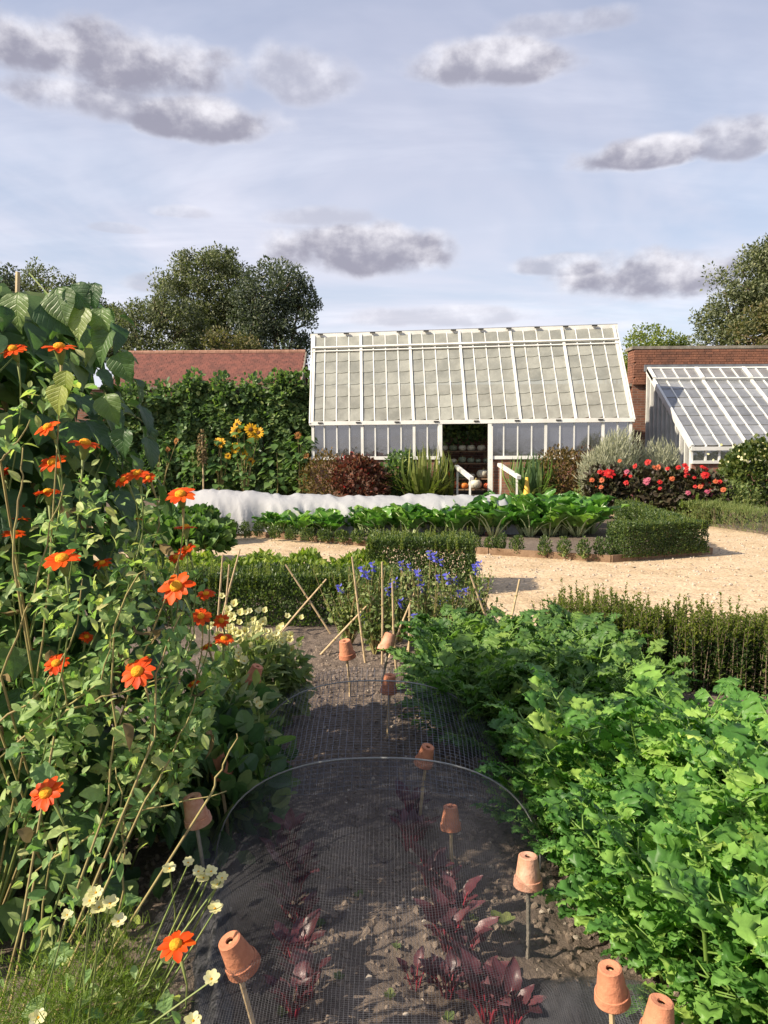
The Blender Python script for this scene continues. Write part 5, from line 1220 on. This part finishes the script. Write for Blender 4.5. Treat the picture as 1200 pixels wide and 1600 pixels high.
for bi, pl in enumerate(BR):
    y = 2.12 if bi not in (3,) else 1.62; P_ = np.array([tuple(D(px, py, y + .02 * q)) for q, (px, py) in enumerate(pl)]); i = min(range(4), key=lambda q: abs(BASES[q][0] - P_[0][0]))
    ts = np.linspace(0, 1, 10); kp = np.linspace(0, 1, len(pl)); pts = np.stack([np.interp(ts, kp, P_[:, a]) for a in range(3)], 1); pts[1:-1] = (pts[:-2] + 2 * pts[1:-1] + pts[2:]) / 4; pts += r.normal(size=pts.shape) * .004
    if bi not in (3,):
        g0 = np.array([BASES[i][0], BASES[i][1], .03]); pts = np.concatenate([[g0, g0 * .5 + pts[0] * .5 + np.array([0, 0, -.08])], pts])
    SM[i].tube(pts, np.linspace(.0040, .0018, len(pts)), 5, 1); LP[i] += [pts[k] for k in range(4, len(pts))]
ns = [150, 150, 150, 60, 110]
for i, t in enumerate(plants):
    SM[i].build('stems', [STEM, STEM_DRY], t, True)
    src = np.array(LP[i]); k = ns[i]; P = src[r.integers(0, len(src), k)] + r.normal(size=(k, 3)) * np.array([.05, .05, .05]); P[:, 2] = np.maximum(P[:, 2], .12)
    # more leaves low down round the stem
    lowk = int(k * .5); P[:lowk, 0] = BASES[i][0] + r.normal(size=lowk) * .13; P[:lowk, 1] = BASES[i][1] + r.normal(size=lowk) * .12; P[:lowk, 2] = r.uniform(.1, 1.15, lowk)
    d = nrm(rdir(r, k) + np.array([0, -.25, -.15])); up = nrm(rdir(r, k) * .5 + np.array([-.2, -.35, .8])); s = r.uniform(.035, .085, k) * np.where(P[:, 2] > .9, .8, 1.05)
    ok = left_side(P, -12) & clear_of_blooms(P); P, d, up, s = P[ok], d[ok], up[ok], s[ok]; k = len(P); leaf_objs(t, TL, P, d, up, s); kd = k // 6; Pd = P[r.integers(0, k, kd)] + r.normal(size=(kd, 3)) * .03; leaf_objs(t, TD, Pd, nrm(rdir(r, kd) + np.array([0, 0, -1.2])), rdir(r, kd), r.uniform(.05, .09, kd), 'withered_leaf')
    mb = MB(); kk = (1100, 1100, 1100, 420, 900)[i]; P2 = src[r.integers(0, len(src), kk)] + r.normal(size=(kk, 3)) * .055; P2 = P2[left_side(P2, 5) & clear_of_blooms(P2)]; kk = len(P2); mb.scatter(OVAL, frames(nrm(rdir(r, kk) + np.array([0, 0, .2])), nrm(rdir(r, kk) * .6 + np.array([0, -.2, .8])), r.uniform(.02, .05, kk)), P2); mb.build('small_leaves', LM['tith'], t, kind='stuff')

# ---------------------------------------------------------------- pale cosmos and snapdragons
PP = (ROUND[0], ROUND[1])
def blossom(seed, n, s, mat, cup=.5):
    r = np.random.default_rng(seed); mb = MB(); a = np.arange(n) * 2 * pi / n; mb.scatter(PP, frames(nrm(np.stack([np.cos(a), np.sin(a), np.full(n, cup)], 1)), nrm(np.stack([-np.cos(a) * cup, -np.sin(a) * cup, np.ones(n)], 1) + r.normal(size=(n, 3)) * .25), s * r.uniform(.8, 1.15, n)), np.zeros((n, 3)))
    mb.lathe([(0, .12 * s), (.15 * s, .1 * s), (.2 * s, 0), (.0, -.2 * s)], 7, mat=1); return mb.mesh('flower', [LM[mat], LM['gold']], True)


CB = [blossom(s, 7, .0155, 'lemon', .35) for s in range(3)]; SNB = [blossom(10 + s, 5, .026, 'lemon', 1.0) for s in range(3)]
COS = [((-.78, 1.62), [(155, 1418), (172, 1412), (140, 1408), (150, 1395), (185, 1440), (105, 1430)], 'feathery cosmos clump with pale yellow blooms left of the netting edge'), ((-.70, 1.80), [(318, 1372), (347, 1372), (330, 1362), (265, 1357), (294, 1348), (310, 1362), (340, 1382), (336, 1420)], 'feathery cosmos leaning onto the net hoop with pale yellow blooms'), ((-.95, 1.50), [(60, 1590), (330, 1530)], 'bright green feathery cosmos foliage low in the near corner'), ((-.66, 1.48), [(302, 1595)], 'feathery cosmos foliage beside the large tilted pot')]
for i, ((x, y), fl, lab) in enumerate(COS):
    t = thing('cosmos_plant', lab, 'flower', (x, y, .03), 'pale cosmos'); mb = MB(); bush_into(mb, r, 8500, (x, y, .22), (.25, .24, .26), (NEEDLE[0] * np.array([.7, 1, 1]), NEEDLE[1]), .012, .036, .0, .05, -.9, .5); mb.build('feathery_foliage', LM['fern'], t, kind='stuff')
    mb = MB(); tops = []
    for q, (px, py) in enumerate(fl):
        p = np.array(D(px, py, y - .02)); inst('flower', CB[q % 3], t, frame1((1, .2, 0), (r.normal() * .3 - .1, -.5, .8), r.uniform(.85, 1.25)), p); tops.append(p - np.array([0, 0, .004]))
    tops += [(x + r.normal() * .12, y + r.normal() * .12, .30) for _ in range(3)]; stems_into(mb, r, (x, y, .03), tops, .004, .0018, .06); mb.build('stems', STEM, t, kind='stuff')
for i, (px, py, y, k, lab) in enumerate([(400, 985, 4.1, 50, 'pale yellow snapdragon with the fullest heads before the hedge'), (435, 1010, 4.2, 40, 'pale snapdragon with cream heads next to the soil row'), (372, 1000, 3.9, 30, 'pale yellow snapdragon half hidden by orange blooms'), (355, 1065, 3.2, 10, 'short snapdragon with scattered yellow blooms beside the far netting')]):
    c = np.array(D(px, py, y)); t = thing('snapdragon', lab, 'flower', (c[0], c[1], .03), 'pale yellow snapdragons'); mb = MB(); tops = []
    for q in range(k):
        p = c + r.normal(size=3) * np.array([.085, .06, .085]); inst('flower', SNB[q % 3], t, frame1((1, .2, 0), (r.normal() * .5 - .2, -.7, .5), r.uniform(.8, 1.25)), p)
        if q % 3 == 0: tops.append(p)
    stems_into(mb, r, (c[0], c[1], .03), tops, .004, .002, .05); mb.build('stems', STEM, t, kind='stuff')
    mb = MB(); bush_into(mb, r, 420, (c[0], c[1], c[2] * .5), (.2, .16, c[2] * .5), OVAL, .05, .10, .2, .2, -.9); mb.build('foliage', LM['salv'], t, kind='stuff')
for i, (px, py, y) in enumerate([(345, 1130, 3.1), (375, 1150, 3.0), (390, 1090, 3.4), (330, 1180, 2.85), (310, 1110, 3.0)]):
    c = np.array(D(px, py, y)); shrub('nasturtium_plant', 'low dark round leaved plant at the foot of the bean wigwam', 'plant', (c[0], c[1], c[2] * .55), (.16, .15, max(.12, c[2] * .6)), 130, ROUND, .06, .10, LM['bean'], 500 + i, group='round leaved plants by the wigwam', stem=STEM)

# ---------------------------------------------------------------- blue salvia
SAL = [(567, 893), (583, 886), (575, 900), (535, 925), (531, 922), (613, 918), (606, 925), (655, 900), (672, 868), (690, 880), (680, 872), (628, 885), (640, 887), (652, 897), (712, 908), (700, 905), (720, 930), (708, 937), (700, 940), (745, 892), (750, 885), (742, 888), (582, 958), (563, 970), (570, 967), (650, 968), (640, 965), (671, 951), (730, 925), (660, 922), (690, 945), (627, 945), (618, 912), (685, 905), (748, 930)]
mb = MB(); rq = np.random.default_rng(6); kk = 9; aa = rq.uniform(0, 2 * pi, kk); mb.scatter((OVAL[0] * np.array([1.1, 1, 1]), OVAL[1]), frames(nrm(np.stack([np.cos(aa), np.sin(aa), rq.uniform(-.4, .9, kk)], 1)), rdir(rq, kk, .5), rq.uniform(.022, .036, kk)), np.stack([aa * 0, aa * 0, rq.uniform(-.03, .04, kk)], 1)); SALF = mb.mesh('flower', LM['blue'], True)
sb = [(545, 5.9), (585, 5.7), (625, 6.0), (665, 5.6), (705, 5.9), (745, 5.7)]
sg = {}
for f in SAL: sg.setdefault(min(range(6), key=lambda i: abs(sb[i][0] - f[0])), []).append(f)
sw = ['next to the bare soil row', 'between the two tallest canes', 'behind the upright canes', 'at the middle of the salvia row', 'before the hedge end', 'nearest the gravel']
for i, (px, y) in enumerate(sb):
    b0 = D(px, 1010, y); t = thing('blue_salvia', 'airy salvia with deep blue flowers ' + sw[i], 'flower', (b0.x, y, .03), 'blue salvias')
    mb = MB(); tops = []
    for (fx, fy_) in sg.get(i, []):
        p = np.array(D(fx, fy_, y + r.normal() * .1)); inst('flower', SALF, t, frame1((1, .1, 0), (r.normal() * .3, r.normal() * .3, 1), r.uniform(.8, 1.3)), p); tops.append(p + np.array([0, 0, .05]))
    tops += [np.array(D(px + r.normal() * 22, 885 + r.random() * 60, y)) for _ in range(30)]
    stems_into(mb, r, (b0.x, y, .03), tops, .004, .0016, .05); mb.build('stems', STEM_DRY, t, kind='stuff')
    mb = MB()
    for tp in tops:
        n = 22; tt = r.uniform(.3, 1.0, n); P = np.array([b0.x, y, .03]) * (1 - tt[:, None]) + np.array(tp) * tt[:, None] + r.normal(size=(n, 3)) * .02; mb.scatter(OVAL, frames(rdir(r, n, .3), rdir(r, n, .8), r.uniform(.035, .065, n) * (1.25 - .7 * tt)), P)
    mb.build('leaves', LM['salv'], t, kind='stuff')

# ---------------------------------------------------------------- beetroot
def beet_leaf(seed):
    mb = MB(); V, F = strip_leaf(interp([(0, .05), (.2, .26), (.5, .31), (.8, .22), (1, .03)]), 8, 4, .3, .55, .14, seed); V = V * .5 + np.array([0, .5, 0]); mb.add(V, F, 0); mb.tube([(0, 0, 0), (0, .3, .02), (0, .55, .0), (0, .8, -.1)], [.028, .022, .016, .006], 5, 1); return mb.mesh('leaf', [LM['beet'], BTSTALK], True)


BTL = [beet_leaf(s) for s in range(4)]
BT = [(452, 1320, .17, 0), (462, 1395, .21, 0), (452, 1425, .17, 0), (462, 1515, .20, 0), (480, 1555, .18, 0), (640, 1330, .20, 1), (672, 1375, .20, 1), (700, 1480, .23, 1), (725, 1500, .21, 1), (648, 1535, .13, 1), (762, 1590, .22, 1), (800, 1600, .20, 1), (640, 1290, .22, 1)]
BT += [(448, 1365, .15, 0), (470, 1455, .16, 0), (440, 1345, .15, 0), (458, 1585, .17, 0), (655, 1310, .17, 1), (690, 1400, .18, 1), (715, 1440, .18, 1), (745, 1545, .19, 1), (700, 1545, .16, 1)]
for (px, py, h, row) in BT:
    q = G(px, py, .06); z0 = SOILZ(q.x, q.y) - .01
    t = thing('beetroot_plant', 'small thin dark red beetroot seedling in bare soil under the net' if h < .15 else ('dark red beetroot plant in the row beside the pots on canes' if row else 'dark red beetroot plant in the sparser row under the net'), 'beetroot', (q.x, q.y, z0), None if h < .15 else ('beetroot row beside the pots' if row else 'sparser beetroot row'))
    n = 6 if h < .15 else 12; a = np.arange(n) * 2.4 + r.uniform(0, 6); tl = r.uniform(.08, .5, n); leaf_objs(t, BTL, np.stack([q.x + np.cos(a) * .012, q.y + np.sin(a) * .012, np.full(n, z0)], 1), nrm(np.stack([np.cos(a) * tl, np.sin(a) * tl, np.ones(n)], 1)), nrm(np.stack([-np.cos(a), -np.sin(a), np.full(n, .5)], 1)), h * .80 * r.uniform(.5, 1.1, n))
for i, (px, py) in enumerate([(786, 1460), (500, 1450), (620, 1480), (610, 1560), (560, 1400), (440, 1590), (740, 1440), (700, 1595), (530, 1530)]):
    q = G(px, py, .06); z0 = SOILZ(q.x, q.y); t = thing('seedling', 'round leaved green seedling near the upright pot cane' if i == 0 else 'tiny green weed seedling in the bare soil between the beetroot rows', 'seedling', (q.x, q.y, z0), None if i == 0 else 'weed seedlings')
    n = 5; a = np.arange(n) * 2.4 + i; mb = MB(); mb.scatter(ROUND, frames(nrm(np.stack([np.cos(a), np.sin(a), np.full(n, .6)], 1)), (0, 0, 1), (.045 if i == 0 else .022) * r.uniform(.7, 1.2, n)), np.stack([q.x + a * 0, q.y + a * 0, np.full(n, z0 + (.03 if i == 0 else .008))], 1)); mb.build('leaves', LM['herb'], t); mb = MB(); mb.tube([(q.x, q.y, z0 - .01), (q.x, q.y, z0 + .03)], .002, 4); mb.build('stalk', STEM, t)

# ---------------------------------------------------------------- hoops, nets
def arch(cx, y, hw, h, n=33, p=.75, lean=0.0):
    th = np.linspace(0, pi, n); c, s = np.cos(th), np.sin(th); return np.stack([cx - np.sign(c) * np.abs(c) ** .85 * hw, y + lean * s, h * s ** p], 1)


def net(name, label, ys_, cx, hw, hf, pitch, th, seed, mat=NET, zoff=.02):
    """woven net: every thread is its own thin ribbon, draped from arch to arch"""
    t = thing(name, label, 'netting', (cx, (ys_[0] + ys_[1]) / 2, .03)); L = ys_[1] - ys_[0]; arcl = hw * 2.5
    def S(u, y):
        a = np.pi * u; c, s = np.cos(a), np.sin(a); k = (y - ys_[0]) / L
        wv = .02 * (fbm(u * 7 + 3, y * 6, seed, 3) - .5) * (s > .05); w_ = hw * (1 + .10 * (fbm(y * 3, u * 2, seed + 3, 2) - .5))
        return np.stack([cx - np.sign(c) * np.abs(c) ** .85 * w_, y + .03 * (fbm(u * 4, y * 3, seed + 1) - .5), zoff + np.abs(s) ** .75 * hf(y) + wv + .015 * (fbm(u * 16, y * 10, seed + 7, 2) - .5)], -1)
    mb = MB()
    def ribbons(P, W):
        m_, n_ = P.shape[:2]; V = np.stack([P - W, P + W], 2).reshape(-1, 3); i, j = np.meshgrid(np.arange(m_), np.arange(n_ - 1), indexing='ij'); b_ = ((i * n_ + j) * 2).ravel()
        F = np.stack([b_, b_ + 1, b_ + 3, b_ + 2], 1); mb.V.append(V); mb.L.append((F.ravel() + mb.n).astype(np.int32)); mb.C.append(np.full(len(F), 4, np.int32)); mb.M.append(np.zeros(len(F), np.int32)); mb.n += len(V)
    nu = int(arcl / pitch); ny_ = int(L / pitch)
    U1, Y1 = np.meshgrid(np.linspace(0, 1, nu), np.linspace(ys_[0], ys_[1], 46), indexing='ij'); P = S(U1, Y1); dT = np.gradient(P, axis=0); dT /= np.linalg.norm(dT, axis=-1, keepdims=True); ribbons(P, dT * th / 2)
    U2, Y2 = np.meshgrid(np.linspace(0, 1, 56), np.linspace(ys_[0], ys_[1], ny_), indexing='xy'); P = S(U2, Y2); dT = np.gradient(P, axis=0); dT /= np.linalg.norm(dT, axis=-1, keepdims=True); ribbons(P, dT * th / 2)
    mb.build('mesh', mat, t, kind='stuff'); return t


NETL = solid_mat('grey_netting', (.05, .05, .055), (.16, .16, .18), 5, .5, .4, coords='World')
H1 = 2.72
n1_ = net('crop_net', 'fine black crop net stretched over a hoop above the beetroot', (1.15, 2.98), -.03, .60, lambda y: np.interp(y, [1.15, 1.9, 2.5, H1, 2.86, 2.98], [.42, .37, .40, .455, .36, .22]), .0060, .0006, 31)
n2_ = net('crop_net', 'wide meshed black net tunnel over dark soil behind the beetroot', (2.92, 4.6), -.06, .62, lambda y: np.interp(y, [2.92, 3.1, 3.4, 3.72, 4.1, 4.5, 4.6], [.24, .33, .37, .435, .33, .28, .10]), .020, .0023, 32, NETL)
for nm, cx, y, hw, h, par in (('hoop', -.03, H1, .60, .46, n1_), ('hoop', -.06, 3.72, .58, .44, n2_)):
    mb = MB(); a = arch(cx, y, hw, h); a[:, 2] += .015; mb.tube(a, .0032, 8); mb.build(nm, HOOP, par, True)


def roll(parent, pts, rad, seed, name='bunched_edge', fl=.7):
    P = np.array(pts, float); ts = np.linspace(0, 1, 46); kp = np.linspace(0, 1, len(P)); C = np.stack([np.interp(ts, kp, P[:, a]) for a in range(3)], 1); na_ = 30; an = np.linspace(0, 2 * pi, na_, endpoint=False)
    T, Aa = np.meshgrid(ts, an, indexing='ij'); R_ = rad * (.55 + .9 * fbm(T * 9, Aa * 1.9, seed, 4, .65)) * (1 + .30 * np.sin(Aa * 6 + T * 7) * np.sin(T * 11)); tg = nrm(np.gradient(C, axis=0)); xx = nrm(np.cross(tg, (0, 0, 1))); zz3 = np.cross(xx, tg)
    V = C[:, None, :] + R_[..., None] * (np.cos(Aa)[..., None] * xx[:, None, :] + fl * np.sin(Aa)[..., None] * zz3[:, None, :]); V[..., 2] = np.maximum(V[..., 2], .02); mb = MB()
    mb.add(V.reshape(-1, 3), [(i * na_ + j, i * na_ + (j + 1) % na_, (i + 1) * na_ + (j + 1) % na_, (i + 1) * na_ + j) for i in range(45) for j in range(na_)]); return mb.build(name, NET_DENSE, parent, True)


roll(n1_, [G(330, 1640, .16), G(328, 1560, .14), G(332, 1480, .13), G(338, 1410, .12), G(310, 1330, .06)], .042, 5, fl=1.6)
roll(n1_, [G(790, 1680, .05), G(850, 1620, .06), G(905, 1580, .07), G(945, 1560, .06)], .04, 6)
for q_, (ya, yb, cx_, hw_, hh_) in enumerate(((1.45, 2.12, .53, .14, .20), (1.42, 2.06, .60, .13, .23), (1.5, 2.15, .47, .12, .12))):
    nq = net('crop_net', ['loose fold of black net beside the celery under two pots', 'taller loose fold of black net pushed against the celery', 'low loose fold of black net next to the beetroot'][q_], (ya, yb), cx_, hw_, lambda y, hh_=hh_, ya=ya, yb=yb: hh_ * np.clip(1.6 * np.sin(np.pi * np.clip((y - ya) / (yb - ya) * .55 + .42, 0, 1)), .12, 1), .0048, .0014, 60 + q_)
roll(n1_, [G(935, 1570, .05), G(965, 1600, .06), G(985, 1680, .06)], .04, 7)
net('crop_net', 'black net gathered up at the side beside the tilted pot', (2.0, 2.9), -.60, .14, lambda y: .20 + 0 * y, .0065, .0008, 33)

# ---------------------------------------------------------------- canes and upturned pots
def pot_mesh(mat):
    body = MB(); body.lathe([(.009, .082), (.022, .084), (.0255, .082), (.034, .020), (.0345, .019), (.0335, .018), (.031, .019), (.0235, .076), (.009, .077), (.009, .082)], 44)
    rim = MB(); rim.lathe([(.0345, .0225), (.0375, .0215), (.0395, .002), (.0385, 0), (.0355, 0), (.0335, .018)], 44)
    return body.mesh('body', mat), rim.mesh('rim', mat)


PT = [pot_mesh(TERRA), pot_mesh(TERRA_PALE)]
POTS = [(825, 1360, 45, 2.19, 0, -.03, 1, 'pale upturned terracotta pot on an upright cane beside the netting edge'), (704, 1277, 33, 2.66, .0, -.05, 0, 'narrow upturned terracotta pot on the cane amid the beetroot'), (665, 1180, 30, 2.97, .25, .2, 0, 'upturned pot on a cane where the near hoop meets the netting'), (608, 1068, 26, 3.95, .1, .1, 0, 'upturned pot at the end of the far net hoop'), (541, 1014, 26, 4.65, -.15, .15, 0, 'upturned pot standing in the bare soil row past the far net'), (606, 1004, 26, 4.75, .35, -.4, 1, 'dull upturned pot tilted on a cane before the salvia'), (343, 1195, 34, 2.85, -.2, .1, 0, 'dark upturned pot among the leaves by the bean wigwam'), (305, 1265, 42, 2.5, -.2, .1, 1, 'upturned pot under the fine net on the wigwam side'), (370, 1490, 56, 1.77, -.38, .25, 0, 'large tilted terracotta pot on the bunched net edge by the cosmos'), (955, 1537, 56, 1.64, -.12, .1, 0, 'upturned terracotta pot on the black net roll beside the celery'), (1030, 1592, 58, 1.52, .1, .0, 0, 'upturned terracotta pot past the net roll, half out of view'), (398, 1053, 26, 3.5, .4, .1, 0, 'upturned pot half hidden below the snapdragons')]
for (px, py, w, y, lean, fwd, kind, lab) in POTS:
    c = np.array(D(px, py, y)); s = w * y * 1.06 / FPX / .079; ax = nrm(np.array([lean, -fwd, 1])); M = frame1(np.cross(ax, (1, 0, 0)), ax, s); base = c - ax * .042 * s
    t = thing('plant_pot', lab, 'pot', base); bo, ri = PT[kind]; inst('body', bo, t, M, base); inst('rim', ri, t, M, base)
    ct = thing('pot_cane', 'short cane holding up the ' + lab.replace('upturned ', '').split(' on ')[0].split(' standing')[0].split(' at ')[0].split(' among')[0].split(' under')[0].split(' where')[0] + (' ' + lab.split(' ', 3)[-1].split(' ')[0] if False else ''), 'cane', (base[0], base[1], 0))
    ct['label'] = 'short cane carrying the ' + ' '.join(lab.replace('an upright cane', 'it').replace('on a cane ', '').replace('on the cane ', '').replace('on it ', '').split()[:13])
    mb = MB(); foot = base - ax * base[2] / ax[2]; foot[:2] = base[:2] * .75 + foot[:2] * .25; foot[2] = 0; mb.tube([foot, (foot + base) / 2 + np.array([.003, 0, 0]), base + ax * .074 * s], .0065 if y < 3 else .008, 7); mb.build('cane', CANE if kind == 0 else STONE, ct)
CN = [((446, 882), (517, 991), 6.3, 0), ((510, 905), (440, 987), 6.3, 0), ((587, 932), (496, 1028), None, 1), ((550, 870), (571, 1039), None, 2), ((597, 878), (597, 1041), None, 2), ((613, 910), (619, 1049), None, 2), ((648, 926), (617, 1005), 5.6, 3), ((640, 945), (635, 1070), None, 2), ((660, 916), (640, 1003), 5.6, 3), ((735, 899), (750, 940), 5.6, 4), ((348, 866), (342, 945), 6.2, 5), ((358, 882), (352, 948), 6.2, 5), ((375, 858), (350, 955), 6.2, 5), ((812, 905), (798, 970), 5.0, 6)]
CLB = ['pale cane of the crossed pair before the dark hedge', 'long cane leaning low across the soil toward the blue salvia', 'thin upright cane at the edge of the blue salvia', 'thin slanting cane among the blue salvia stems', 'thin cane tip between the salvia and the gravel', 'thin cane of the bunch above the pale snapdragons', 'cane tip standing out of the farther celery block']
for (a, c, y, li) in CN:
    q = G(c[0], c[1], .03); y = y or q.y; bt = np.array(D(c[0], c[1], y)); tp = np.array(D(a[0], a[1], y)); d = nrm(bt - tp)
    if bt[2] > .03: bt = bt + d * (bt[2] - .01) / max(.2, -d[2])
    t = thing('garden_cane', CLB[li], 'cane', (bt[0], bt[1], bt[2]), CLB[li].split(' ', 1)[1]); mb = MB(); mb.tube([bt, bt * .5 + tp * .5 + r.normal(size=3) * .004, tp], [.0085, .008, .0065], 7); mb.build('pole', CANE, t)
    mb = MB()
    for s in (.3, .6, .85): p = bt * (1 - s) + tp * s; mb.tube([p - d * .004, p + d * .004], .0098, 7)
    mb.build('nodes', STEM_DRY, t)
